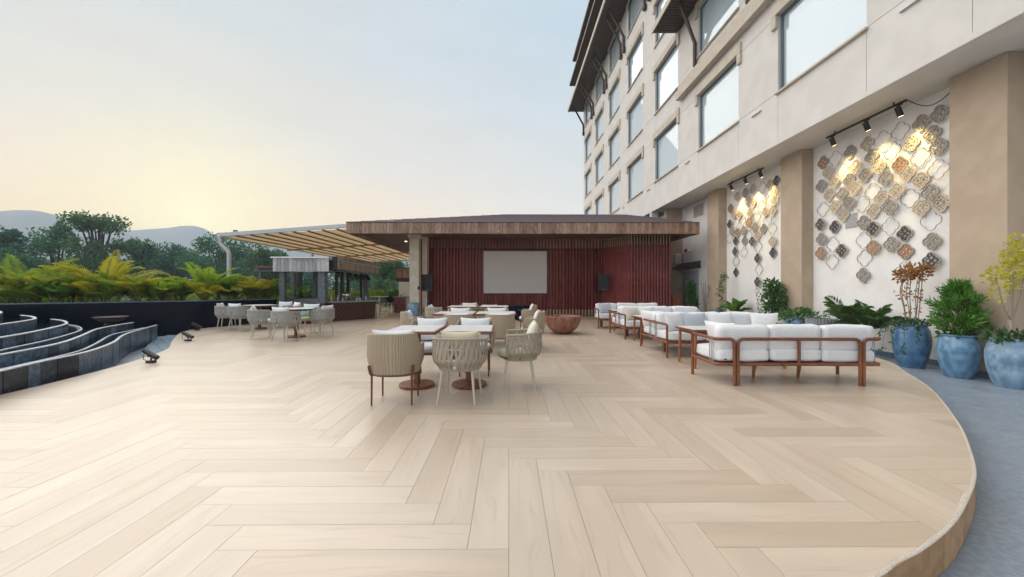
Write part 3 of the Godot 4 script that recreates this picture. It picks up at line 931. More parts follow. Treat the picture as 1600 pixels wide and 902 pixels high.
func hotel() -> void:
	var h := thing("hotel_building", "tall cream hotel block with rows of large windows and dark bracketed eaves", "building")
	var rows := [[6.25, 8.22], [9.41, 11.38], [12.55, 14.5], [15.7, 17.6]]
	var ww := 2.46
	var dend := 35.46
	var g := 0.004
	# shared window meshes, local origin at the middle of the sill line, the facade's face at x = 0
	var meshes := {}
	for hh in [1.97, 1.75, 1.95, 1.9]:
		var fb := MB.new()
		for q in [[0.0, 0.03, ww], [hh, -0.03, ww]]:
			fb.box(Vector3(0.10, q[0] + q[1], 0), Vector3(0.07, 0.06, ww))
		for s in [-1.0, 1.0]:
			fb.box(Vector3(0.10, hh * 0.5, s * (ww * 0.5 - 0.03)), Vector3(0.068, hh - 0.12, 0.06))
		var pb := MB.new()
		pb.box(Vector3(0.115, hh * 0.5, 0), Vector3(0.008, hh - 0.12, ww - 0.12))
		var lb := MB.new()
		lb.cbox(Vector3(-0.02, hh + 0.15, 0), Vector3(0.10, 0.30, ww + 0.36), 0.008)
		for s in [-1.0, 1.0]:
			lb.cbox(Vector3(-0.021, hh - 0.16, s * (ww * 0.5 + 0.09)), Vector3(0.098, 0.316, 0.178), 0.008)
		var sb := MB.new()
		sb.cbox(Vector3(-0.005, -0.03, 0), Vector3(0.13, 0.05, ww + 0.1), 0.006)
		var cb := MB.new()
		for side in [[-1.0, 0.62], [1.0, 0.40]]:
			var pts := []
			for i in 37:
				for j in 2:
					var z: float = side[0] * (ww * 0.5 - 0.05 - side[1] * ww * i / 36.0)
					pts.append(Vector3(0.30 + 0.035 * sin(i * 1.45) + 0.01 * sin(i * 0.4) + (0.05 if side[0] > 0.0 else 0.0), 0.02 + (hh - 0.04) * j, z))
			cb.sheet(pts, 36, 1, Vector3.LEFT)
		meshes[hh] = [fb.mesh(), pb.mesh(), lb.mesh(), sb.mesh(), cb.mesh()]
	for n in range(-1, 7):
		var d0 := 7.43 + PITCH * n
		var d1 := d0 + ww
		var d2 := minf(d0 + PITCH, dend)
		for k in 4:
			var yb: float = rows[k][0]
			var yt: float = rows[k][1]
			if k == 1 and n <= 1: yb = 9.63
			var below: float = 4.93 if k == 0 else rows[k - 1][1]
			if k == 0 and d0 > 18.0: below = GROUND
			# the panel under the window and the one under the pier beside it
			bx("wall_panel", XF, XF + 0.34, below + g, yb - g, d0 + g, d1 - g, M.plaster_lower if k == 0 else M.plaster, h, 0.003)
			bx("wall_panel", XF, XF + 0.34, below + g, yb - g, d1 + g, d2 - g, M.plaster_lower if k == 0 else M.plaster, h, 0.003)
			bx("pier", XF, XF + 0.34, yb + g, yt - g, d1 + g, d2 - g, M.plaster, h, 0.003)
			if n < -0 and k > 1: continue
			var hh: float = yt - yb
			var key := 1.97
			for q in meshes: if absf(q - hh) < absf(key - hh): key = q
			var ms: Array = meshes[key]
			var w := inst("window", ms[0], M.window_frame, h, Transform3D(Basis.IDENTITY, Vector3(XF, yb, -(d0 + d1) * 0.5)))
			inst("pane", ms[1], M.window_glass, w)
			inst("lintel", ms[2], M.trim, w)
			inst("sill", ms[3], M.trim, w)
			inst("curtain", ms[4], M.curtain, w)
	bx("wall_panel", XF, XF + 0.34, 4.93, 17.6, -8.0, 7.43 - PITCH, M.plaster, h)
	bx("inner_wall", XF + 1.2, XF + 1.3, 5.3, 17.6, -8.0, dend, M.room, h)
	for y in [5.05, 8.72, 11.86, 15.0]:
		bx("floor_slab", XF + 0.36, XF + 1.19, y, y + 0.25, -8.0, dend - 0.02, M.room, h)
	bx("end_wall", XF + 0.01, XF + 14.0, GROUND, 17.6, dend, dend + 0.3, M.plaster, h)
	bx("wall_top", XF + 0.1, XF + 14.0, 17.86, 23.0, -8.0, dend, M.plaster, h)
	# a band course and an awning over the near windows
	bx("band_course", XF - 0.22, XF - 0.002, 8.72, 8.95, -6.0, 15.5, M.trim, h, 0.01)
	bx("band_course", XF - 0.13, XF - 0.003, 8.952, 9.30, -6.0, 15.5, M.trim, h, 0.01)
	var aw := bx("awning", XF - 1.02, XF - 0.004, 11.62, 11.80, -6.0, 15.8, M.eave_wood, h)
	bx("edge_strip", XF - 1.06, XF - 1.024, 11.60, 11.83, -6.0, 15.83, M.trim, aw)
	for k in 40:
		bx("soffit_slat", XF - 1.0, XF - 0.03, 11.60, 11.617, 15.7 - k * 0.14, 15.7 - k * 0.14 - 0.09, M.eave_wood, aw)
	for d in [14.15, 11.0, 6.6]:
		var s := MB.new()
		s.tube([Vector3(XF - 0.09, 9.34, -d), Vector3(XF - 0.09, 10.2, -d), Vector3(XF - 0.62, 11.61, -d)], 0.075, 4)
		part("strut", s, M.eave_wood, h)
	# the main eave, its struts and the roofs above
	var ev := bx("eave", 5.52, XF + 0.12, 17.66, 17.85, -6.0, 36.2, M.eave_wood, h)
	bx("edge_strip", 5.46, 5.516, 17.62, 17.90, -6.0, 36.24, M.trim, ev)
	for n in range(-1, 7):
		for o in [-0.33, 0.33]:
			var d: float = 7.43 + PITCH * n + (ww + PITCH) * 0.5 + o
			if n == 6: d = minf(d, 35.35)
			var s := MB.new()
			s.tube([Vector3(XF - 0.10, 15.2, -d), Vector3(XF - 0.10, 16.1, -d), Vector3(XF - 0.95, 17.65, -d)], 0.08, 4)
			var st := part("strut", s, M.dark_wood, h)
			var b := MB.new()
			b.cbox(Vector3(XF - 0.09, 15.28, -d), Vector3(0.16, 0.26, 0.24), 0.02)
			part("bracket", b, M.eave_wood, st)
	bx("upper_roof", 5.66, XF + 6.0, 20.15, 20.35, 8.0, 36.4, M.eave_wood, h)
	bx("upper_roof", 5.88, XF + 6.0, 22.2, 22.4, 28.3, 36.0, M.eave_wood, h)
	bx("upper_roof", 6.15, XF + 6.0, 21.2, 21.36, 8.0, 30.0, M.eave_wood, h)
	# soffit, recessed wall, pillars
	bx("soffit", XF + 0.003, XW + 0.3, 4.93, 5.04, -8.0, 18.7, M.plaster_lower, h)
	bx("soffit_end", XF + 0.003, XF + 0.34, GROUND, 4.927, 18.72, 18.95, M.plaster_lower, h)
	bx("ground_floor_wall", XW, XW + 0.3, GROUND, 4.926, -8.0, 19.0, M.white_wall, h)
	bx("plinth", XW - 0.025, XW - 0.001, GROUND, -0.09, -8.0, 17.9, M.plinth, h, 0.004)
	for d in [-2.6, 1.75, 5.98, 10.22, 14.31]:
		var c := bx("pillar", XC, XW - 0.002, GROUND, 4.926, d, d + 0.8, M.pillar, h, 0.006)
		bx("pillar_base", XC - 0.022, XW - 0.03, GROUND, -0.088, d - 0.02, d + 0.82, M.plinth, c, 0.004)
	bx("end_recess", 7.3, XW - 0.003, GROUND, 4.92, 18.0, 18.3, M.pillar, h)
	# linear facade lights under the sills
	for n in range(-1, 4):
		var d := 7.43 + PITCH * n + (ww + PITCH) * 0.5
		bx("light_bar", XF - 0.05, XF - 0.004, 6.07, 6.11, d - 0.2, d + 0.2, M.pale_metal, h, 0.004)
	# louvred vents in the recessed wall
	for v in [[9.07, 2.84, 0.17, 0.34, 11], [16.45, 4.55, 0.42, 0.5, 12]]:
		var vn := MB.new()
		vn.box(Vector3(XW - 0.004, v[1], -v[0]), Vector3(0.006, v[3], v[2] * 2.0))
		var vent := part("vent", vn, M.white_wall if v[4] == 11 else M.trim, h)
		for k in v[4]:
			var sb := MB.new()
			sb.box(Vector3(XW - 0.012, v[1] - v[3] * 0.5 + (k + 0.5) * v[3] / v[4], -v[0]), Vector3(0.014, 0.010, v[2] * 2.0 - 0.02), Basis(Vector3.BACK, 0.5))
			part("louvre", sb, M.grey_metal if v[4] == 11 else M.trim, vent)
	# service door in the recessed wall
	var dr := bx("door", XW - 0.05, XW - 0.004, 0.0, 2.0, 16.42, 17.86, M.door_grey, h)
	bx("door_leaf", XW - 0.062, XW - 0.052, 0.03, 1.97, 16.46, 17.13, M.door_grey, dr)
	bx("door_leaf", XW - 0.062, XW - 0.052, 0.03, 1.97, 17.15, 17.82, M.door_grey, dr)
	bx("handle", XW - 0.10, XW - 0.064, 1.0, 1.2, 17.08, 17.11, M.silver, dr)
	var cn := MB.new()
	cn.plate(PackedVector2Array([Vector2(0, 0), Vector2(-0.5, 0), Vector2(-0.5, 0.1), Vector2(0, 0.3)]), Vector3(XW - 0.004, 2.12, -17.9), Vector3.RIGHT, Vector3.UP, Vector3(0, 0, 1.65))
	part("door_canopy", cn, M.black_metal, h)
	var eb := thing("electric_box", "pale grey electrical box with loose cables fixed above the service door", "electrical box", Vector3(7.80, 2.62, -17.97))
	var e := MB.new(); e.cbox(Vector3(0, 0, 0.07), Vector3(0.28, 0.44, 0.13), 0.02); part("box", e, M.white_paint, eb)
	e = MB.new(); e.box(Vector3(0.0, 0, 0.139), Vector3(0.2, 0.34, 0.008)); part("lid", e, M.pale_metal, eb)
	e = MB.new(); e.tube([Vector3(0.14, 0.1, 0.06), Vector3(0.19, 0.2, 0.1), Vector3(0.2, 0.05, 0.12), Vector3(0.17, -0.2, 0.06), Vector3(0.12, -0.32, 0.03)], 0.012, 6); part("cable", e, M.black_metal, eb)
	var al := thing("alarm_beacon", "small red alarm beacon on a bracket on the wall above the door canopy", "beacon", Vector3(XW - 0.004, 2.93, -17.2))
	e = MB.new(); e.tube([Vector3(0, 0, 0), Vector3(-0.16, 0, 0)], 0.03, 8); part("bracket", e, M.white_paint, al)
	e = MB.new(); e.tube([Vector3(-0.165, 0, 0), Vector3(-0.26, 0, 0)], [0.075, 0.06], 12); part("lens", e, M.red_plastic, al)

# ---------- ornaments on the white wall ----------
func quatrefoil(mb: MB, r: float, band: float, thick: float) -> void:
	# outline of four lobes as a raised band
	var lobe := r * 0.52
	var off := r - lobe
	var outer := []; var inner := []
	for q in 4:
		var a0 := q * PI * 0.5
		for k in 13:
			var a := a0 - deg_to_rad(85.0) + deg_to_rad(170.0) * k / 12.0
			var c := Vector2(cos(a0), sin(a0)) * off
			outer.append(c + Vector2(cos(a), sin(a)) * lobe)
			inner.append(c + Vector2(cos(a), sin(a)) * (lobe - band))
	_band(mb, outer, inner, thick)

func _band(mb: MB, outer: Array, inner: Array, thick: float) -> void:
	var n := outer.size()
	for i in n:
		var j := (i + 1) % n
		var o0 := Vector3(-thick, outer[i].y, outer[i].x); var o1 := Vector3(-thick, outer[j].y, outer[j].x)
		var i0 := Vector3(-thick, inner[i].y, inner[i].x); var i1 := Vector3(-thick, inner[j].y, inner[j].x)
		var back := Vector3(thick, 0, 0)
		mb.quad(o0, o1, i1, i0, Vector3.LEFT)
		mb.quad(o0, o1, o1 + back, o0 + back, Vector3(0, outer[i].y, outer[i].x))
		mb.quad(i0, i1, i1 + back, i0 + back, -Vector3(0, inner[i].y, inner[i].x))

func _disc(mb: MB, c: Vector2, r: float, hole: float, thick: float, sx := 1.0, rot := 0.0, n := 12) -> void:
	var o := []; var i := []
	for k in n:
		var a := TAU * k / n
		var p := Vector2(cos(a) * sx, sin(a)).rotated(rot)
		o.append(c + p * r); i.append(c + p * hole)
	_band(mb, o, i, thick)

func ornaments() -> void:
	var R := 0.165
	var pierced := MB.new()
	for q in 4:
		var a := q * PI * 0.5
		var dir := Vector2(cos(a), sin(a)); var sd := Vector2(-dir.y, dir.x)
		var c := dir * R * 0.50
		_disc(pierced, c, R * 0.38, R * 0.34, 0.020, 1.0, 0.0, 16)
		_disc(pierced, c + dir * R * 0.17, R * 0.10, 0.0, 0.018, 1.5, a, 10)
		_disc(pierced, c + sd * R * 0.19 - dir * R * 0.02, R * 0.085, 0.0, 0.018, 1.5, a, 10)
		_disc(pierced, c - sd * R * 0.19 - dir * R * 0.02, R * 0.085, 0.0, 0.018, 1.5, a, 10)
		_disc(pierced, dir.rotated(PI * 0.25) * R * 0.33, R * 0.07, 0.0, 0.018, 1.0, 0.0, 8)
	_disc(pierced, Vector2.ZERO, R * 0.16, R * 0.06, 0.02, 1.0, 0.0, 12)
	var pm := pierced.mesh()
	var rimb := MB.new()
	quatrefoil(rimb, R, 0.017, 0.024)
	var rm := rimb.mesh()
	var ol := MB.new()
	quatrefoil(ol, 0.19, 0.007, 0.014)
	var om := ol.mesh()
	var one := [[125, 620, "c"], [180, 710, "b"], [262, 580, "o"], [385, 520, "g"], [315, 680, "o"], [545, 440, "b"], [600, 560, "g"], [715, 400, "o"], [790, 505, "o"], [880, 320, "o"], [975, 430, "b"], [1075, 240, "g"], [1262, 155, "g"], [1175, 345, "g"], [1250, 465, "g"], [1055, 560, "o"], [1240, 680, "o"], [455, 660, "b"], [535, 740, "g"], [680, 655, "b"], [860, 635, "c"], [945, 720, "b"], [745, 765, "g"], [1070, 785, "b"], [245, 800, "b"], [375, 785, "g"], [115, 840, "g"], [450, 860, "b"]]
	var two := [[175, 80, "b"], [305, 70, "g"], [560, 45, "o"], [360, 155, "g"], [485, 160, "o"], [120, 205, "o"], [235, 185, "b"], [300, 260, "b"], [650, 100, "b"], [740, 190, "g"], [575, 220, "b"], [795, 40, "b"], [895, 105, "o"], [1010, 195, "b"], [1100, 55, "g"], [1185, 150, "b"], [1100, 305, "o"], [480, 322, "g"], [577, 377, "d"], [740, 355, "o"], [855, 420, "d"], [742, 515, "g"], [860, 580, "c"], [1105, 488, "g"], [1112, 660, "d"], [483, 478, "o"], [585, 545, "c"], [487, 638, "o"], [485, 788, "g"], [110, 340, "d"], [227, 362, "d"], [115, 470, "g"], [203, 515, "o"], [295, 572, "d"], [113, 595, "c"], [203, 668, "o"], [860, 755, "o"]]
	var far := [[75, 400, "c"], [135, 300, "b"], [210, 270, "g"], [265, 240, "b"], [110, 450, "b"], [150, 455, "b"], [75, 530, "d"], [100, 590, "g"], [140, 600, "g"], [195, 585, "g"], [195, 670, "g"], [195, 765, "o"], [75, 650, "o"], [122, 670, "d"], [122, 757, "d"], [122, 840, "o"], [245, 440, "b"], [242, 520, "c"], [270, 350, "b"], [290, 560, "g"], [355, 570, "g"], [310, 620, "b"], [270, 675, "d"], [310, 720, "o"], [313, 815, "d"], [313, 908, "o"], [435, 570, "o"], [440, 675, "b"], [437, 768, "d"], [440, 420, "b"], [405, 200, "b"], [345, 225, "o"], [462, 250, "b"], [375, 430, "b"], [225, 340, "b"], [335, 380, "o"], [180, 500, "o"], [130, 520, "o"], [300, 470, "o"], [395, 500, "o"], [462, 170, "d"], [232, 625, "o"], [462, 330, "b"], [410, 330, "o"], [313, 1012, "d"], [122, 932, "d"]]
	var spots := []
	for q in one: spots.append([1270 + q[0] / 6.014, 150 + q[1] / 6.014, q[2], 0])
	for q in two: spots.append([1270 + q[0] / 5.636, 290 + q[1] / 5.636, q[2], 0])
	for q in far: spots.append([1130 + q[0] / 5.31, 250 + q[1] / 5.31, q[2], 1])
	var words := {"c": "copper coloured pierced", "b": "pale gold pierced", "g": "grey brown pierced", "d": "dark grey pierced", "o": "thin open outline"}
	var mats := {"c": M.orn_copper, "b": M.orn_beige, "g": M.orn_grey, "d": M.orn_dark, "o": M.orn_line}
	var i := 0
	for s in spots:
		var at := S(s[0], s[1], XW)
		if s[3] == 0: at.z = clampf(at.z, -10.0, -7.02)
		else: at.z = clampf(at.z, -14.12, -11.24)
		# neighbours hang one in front of the other on their pins
		at.x = XW - 0.012 - 0.012 * ((i * 7) % 5)
		var where: String = " quatrefoil ornament on the white wall " + ("beside the row of large blue pots" if s[3] == 0 else "behind the white potted bush")
		var o: Node3D
		if s[2] == "o":
			o = inst("wall_ornament", om, mats[s[2]], null, Transform3D(Basis.IDENTITY, at))
		else:
			o = Node3D.new(); o.name = numbered("wall_ornament"); add_child(o); o.position = at
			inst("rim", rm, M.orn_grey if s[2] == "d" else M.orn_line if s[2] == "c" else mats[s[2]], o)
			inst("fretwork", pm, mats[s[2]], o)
		tag(o, words[s[2]] + where, "wall ornament", "quatrefoil wall ornaments, " + words[s[2]] + (", near panel" if s[3] == 0 else ", far panel"))
		i += 1

func track_lights() -> void:
	for s in [[7.42, 9.30, [7.56, 8.25, 9.12], "black track of three lit spotlights above the wall by the large blue pots", 1], [11.62, 13.5, [11.75, 12.5, 13.3], "black track of three lit spotlights above the wall by the white potted bush", 0]]:
		var t := thing("track_light", s[3], "track light", Vector3(7.62, 4.86, -(s[0] + s[1]) * 0.5), 0.0, "spotlight tracks under the hotel soffit")
		var mid: float = -(s[0] + s[1]) * 0.5
		var b := MB.new()
		b.cbox(Vector3(0, 0, 0), Vector3(0.045, 0.04, s[1] - s[0]), 0.004)
		for e in [-1.0, 1.0]:
			b.box(Vector3(0, 0.045, e * 0.7), Vector3(0.02, 0.05, 0.02))
		part("rail", b, M.black_metal, t)
		for d in s[2]:
			var o := Vector3(0, -0.02, -d - mid)
			var dir := Vector3(0.42, -1.0, 0.0).normalized()
			var hb := MB.new()
			hb.tube([o, o + Vector3(0, -0.07, 0)], 0.012, 8)
			hb.box(o + Vector3(0, -0.012, 0), Vector3(0.035, 0.02, 0.12))
			var c := o + Vector3(0, -0.13, 0)
			hb.tube([c - dir * 0.09, c + dir * 0.095, c + dir * 0.10], [0.05, 0.05, 0.046], 16)
			var hd := part("spot_head", hb, M.black_metal, t)
			var lb := MB.new()
			lb.tube([c + dir * 0.101, c + dir * 0.104], 0.04, 14)
			part("lens", lb, M.lit, hd)
			var l := SpotLight3D.new()
			l.name = "spot_light"
			l.light_color = Color8(255, 222, 140); l.light_energy = 0.75
			l.spot_angle = 36.0; l.spot_angle_attenuation = 1.0; l.spot_range = 8.0; l.spot_attenuation = 2.0; l.light_size = 0.03; l.shadow_enabled = true
			hd.add_child(l)
			l.position = c + dir * 0.13
			l.basis = Basis.looking_at(dir, Vector3.FORWARD)
		if s[4]:
			var cb := MB.new()
			var pts := []
			for k in 13:
				var u := k / 12.0
				pts.append(Vector3(0.30 * u * (2.0 - u), 0.02 - 0.34 * sin(u * PI) * (1.0 - u * 0.6) + 0.02 * u, 0.94 + 0.66 * u))
			cb.tube(pts, 0.008, 6)
			part("cable", cb, M.black_metal, t)

# ---------- the pavilion with the slatted wall ----------
func pavilion() -> void:
	var p := thing("pavilion", "low pavilion with dark red slatted wall and boarded roof edge", "pavilion")
	var r2 := RandomNumberGenerator.new(); r2.seed = 31
	var wd := 18.0
	bx("backing", -4.2, 6.9, 0.0, 3.6, wd + 0.16, wd + 0.3, M.red_wood_soft, p)
	bx("floor_strip", -4.2, 4.4, 0.001, 0.012, wd - 0.06, wd + 0.16, M.dark_wood, p)
	bx("rail", -4.18, 4.38, 0.29, 0.33, wd + 0.09, wd + 0.15, M.red_wood, p)
	bx("rail", -4.18, 4.38, 3.06, 3.10, wd + 0.09, wd + 0.15, M.red_wood, p)
	var n := 58
	for i in n:
		var x := -4.13 + i * 0.1475
		var jig := r2.randf_range(-0.006, 0.006)
		var b := MB.new()
		b.cbox(Vector3(x + jig, 1.70, -wd), Vector3(0.080, 2.79, 0.11), 0.012)
		part("slat", b, M["red_slat_%d" % (r2.randi() % 4)], p)
		b = MB.new()
		b.box(Vector3(x + jig, 0.15, -wd + 0.01), Vector3(0.058, 0.28, 0.07))
		part("foot_slat", b, M.tan_wood, p)
		b = MB.new()
		b.box(Vector3(x + jig, 3.325, -wd + 0.01), Vector3(0.036, 0.44, 0.06))
		part("upper_slat", b, M.tan_wood if i > 36 else M.board_2, p)  # right-hand slats get paler wood: their lit look is put into the colour
	# the corner block: a boarded splay and a slatted front
	var a := Vector3(4.36, 0, -18.0); var c := Vector3(5.12, 0, -16.45)
	var dir := (c - a).normalized()
	for i in 12:
		var q := a + dir * (0.075 + i * 0.1435)
		var b := MB.new()
		b.cbox(q + Vector3(0, 1.55, 0), Vector3(0.139, 3.1, 0.06), 0.006, Basis(Vector3.UP, atan2(-dir.z, dir.x)))
		part("splay_board", b, M.red_wood_soft, p)
		b = MB.new()
		b.box(q + Vector3(0, 3.325, 0), Vector3(0.036, 0.44, 0.05), Basis(Vector3.UP, atan2(-dir.z, dir.x)))
		part("upper_slat", b, M.tan_wood, p)
	for i in 14:
		var b := MB.new()
		b.cbox(Vector3(5.18 + i * 0.124, 1.55, -16.45), Vector3(0.066, 3.1, 0.10), 0.010)
		part("slat", b, M.red_wood_soft, p)
		b = MB.new()
		b.box(Vector3(5.18 + i * 0.124, 3.325, -16.45), Vector3(0.036, 0.44, 0.05))
		part("upper_slat", b, M.tan_wood, p)
	bx("backing", 5.1, 6.86, 0.0, 3.09, 16.62, 16.72, M.red_wood_soft, p)
	bx("side_backing", 6.80, 6.88, 0.0, 3.5, 16.5, 18.1, M.red_wood_soft, p)
	# roof edge: boards of uneven tone
	var x := -6.2
	while x < 7.30:
		var w := r2.randf_range(0.10, 0.16)
		var b := MB.new()
		b.cbox(Vector3(x + w * 0.5, 3.57 + r2.randf_range(-0.004, 0.004), -15.0 + r2.randf_range(-0.005, 0.005)), Vector3(w - 0.006, 0.42, 0.035), 0.003)
		part("edge_board", b, M["board_%d" % (r2.randi() % 4)], p)
		x += w
	for i in 66:
		for s in [-6.22, 7.36]:
			if s > 0.0 and i > 20: continue
			var b := MB.new()
			b.cbox(Vector3(s, 3.57, -15.1 - i * 0.14 ), Vector3(0.035, 0.42, 0.134), 0.003)
			part("edge_board", b, M["board_%d" % (r2.randi() % 4)], p)
	var sf := bx("soffit", -6.2, 7.3, 3.55, 3.60, 15.03, 24.3, M.soffit_wood, p)
	for i in 22:
		bx("soffit_board", -6.18, 7.28, 3.537, 3.548, 15.06 + i * 0.14, 15.06 + i * 0.14 + 0.133, M.soffit_wood, sf)
	# hipped shingle roof
	var e0 := Vector3(-6.24, 3.785, -14.96); var e1 := Vector3(7.36, 3.785, -14.96); var e2 := Vector3(7.36, 3.785, -25.0); var e3 := Vector3(-6.24, 3.785, -25.0)
	var q0 := Vector3(0.0, 5.05, -20.0); var q1 := Vector3(5.9, 5.05, -20.0)
	var rb := MB.new()
	for f in [[e0, e1, q1, q0], [e1, e2, q1, q1], [e2, e3, q0, q1], [e3, e0, q0, q0]]:
		rb.quad(f[0], f[1], f[2], f[3], Vector3.UP)
	rb.quad(e0, e1, e2, e3, Vector3.DOWN)
	var roof := part("roof", rb, M.shingle, p)
	# shingle courses on the slope in view
	for k in 14:
		var t0 := k / 14.0; var t1 := (k + 1.0) / 14.0
		var lift := Vector3(0, 0.012, 0)
		var l0 := e0.lerp(q0, t0) + lift * 1.8; var r0 := e1.lerp(q1, t0) + lift * 1.8; var l1 := e0.lerp(q0, t1) + lift * 0.4; var r1 := e1.lerp(q1, t1) + lift * 0.4
		var sb := MB.new()
		sb.quad(l0, r0, r1, l1, Vector3.UP)
		sb.quad(l0, r0, r0 - lift * 1.5, l0 - lift * 1.5, Vector3.BACK)
		part("shingle_course", sb, M.shingle, roof)
	# pillar at the open end
	var pl := bx("pillar", -4.22, -3.82, 0.0, 3.40, 16.6, 17.0, M.cream_wall, p, 0.012)
	bx("capital", -4.28, -3.76, 3.40, 3.54, 16.54, 17.06, M.cream_wall, pl, 0.01)
	bx("side_pillar", -3.815, -3.6, 0.0, 3.53, 17.2, 17.6, M.cream_wall, p)
	bx("switch_box", -3.86, -3.78, 1.2, 1.34, 16.52, 16.598, M.black_metal, pl)
	# small downlights in the soffit
	for q in [[-5.2, 16.0], [-2.9, 15.6], [-0.4, 15.6], [2.4, 15.6], [-5.0, 19.0], [-5.0, 21.5]]:
		var lb := MB.new()
		lb.lathe([Vector2(0.0, -0.002), Vector2(0.05, -0.002), Vector2(0.06, 0.004)], 14, Vector3(q[0], 3.533, -q[1]))
		part("downlight", lb, M.lit, p)
		var l := SpotLight3D.new()
		l.name = "downlight_beam"
		l.light_color = Color8(255, 220, 160); l.light_energy = 0.35; l.spot_angle = 40.0; l.spot_range = 8.0; l.spot_attenuation = 2.0; l.light_size = 0.05; l.shadow_enabled = true
		p.add_child(l)
		l.position = Vector3(q[0], 3.51, -q[1]); l.rotation_degrees = Vector3(-90, 0, 0)
	# projection screen
	var sc := thing("projection_screen", "blank grey projection screen hung on the red slatted wall", "screen", P(805, 425.5, 17.9))
	var b := MB.new(); b.box(Vector3.ZERO, Vector3(2.84, 1.87, 0.012)); part("sheet", b, M.screen, sc)
	b = MB.new()
	for s in [-1.0, 1.0]:
		b.cbox(Vector3(0, s * 0.95, 0), Vector3(2.9, 0.035, 0.03), 0.006)
		b.cbox(Vector3(s * 1.435, 0, 0), Vector3(0.034, 1.86, 0.029), 0.006)
	part("frame", b, M.pale_metal, sc)
	for s in [[669, "black loudspeaker on a tripod stand near the cream pillar"], [941.5, "black loudspeaker on a tripod stand near the splayed red boards"]]:
		var at := P(s[0], 493, 17.3); at.y = 0
		var st := thing("speaker_stand", "tripod stand under the " + s[1].replace(" on a tripod stand", ""), "stand", at, 0.0, "loudspeaker tripod stands")
		b = MB.new(); b.tube([Vector3(0, 0.25, 0), Vector3(0, 1.15, 0)], 0.022, 10); part("pole", b, M.black_metal, st)
		for k in 3:
			var an := TAU * k / 3.0 + 0.4
			b = MB.new(); b.tube([Vector3(0, 0.62, 0), Vector3(cos(an) * 0.45, 0.012, sin(an) * 0.45)], 0.014, 8); part("leg", b, M.black_metal, st)
			b = MB.new(); b.tube([Vector3(0, 0.26, 0), Vector3(cos(an) * 0.26, 0.26, sin(an) * 0.26)], 0.010, 6); part("brace", b, M.black_metal, st)
		var sp := thing("loudspeaker", s[1], "loudspeaker", at + Vector3(0, 1.15, 0), 0.0, "loudspeakers by the slatted wall")
		b = MB.new()
		b.plate(PackedVector2Array([Vector2(-0.17, -0.16), Vector2(0.17, -0.16), Vector2(0.235, 0.16), Vector2(-0.235, 0.16)]), Vector3(0, 0, 0), Vector3.RIGHT, Vector3.BACK, Vector3(0, 0.72, 0)); part("cabinet", b, M.black_metal, sp)
		b = MB.new(); b.cbox(Vector3(0, 0.36, 0.168), Vector3(0.44, 0.68, 0.014), 0.004); part("grille", b, M.speaker_grille, sp)
		b = MB.new(); b.box(Vector3(0, 0.05, 0.177), Vector3(0.05, 0.018, 0.004)); part("badge", b, M.pale_metal, sp)
	# wooden lectern by the recess
	var le := thing("lectern", "orange brown wooden lectern standing by the brown recess", "lectern", Vector3(7.22, 0.0, -16.9), 0.35)
	b = MB.new(); b.plate(PackedVector2Array([Vector2(-0.26, 0), Vector2(0.26, 0), Vector2(0.30, 0.95), Vector2(-0.24, 1.02)]), Vector3(0, 0, 0.12), Vector3.RIGHT, Vector3.UP, Vector3(0, 0, 0.03)); part("front_panel", b, M.orange_wood, le)
	for s in [-0.25, 0.25]:
		b = MB.new(); b.box(Vector3(s, 0.45, -0.05), Vector3(0.025, 0.9, 0.33)); part("side_panel", b, M.orange_wood, le)
	b = MB.new(); b.box(Vector3(0, 0.95, -0.05), Vector3(0.56, 0.03, 0.36), Basis(Vector3.RIGHT, 0.2)); part("top", b, M.orange_wood, le)

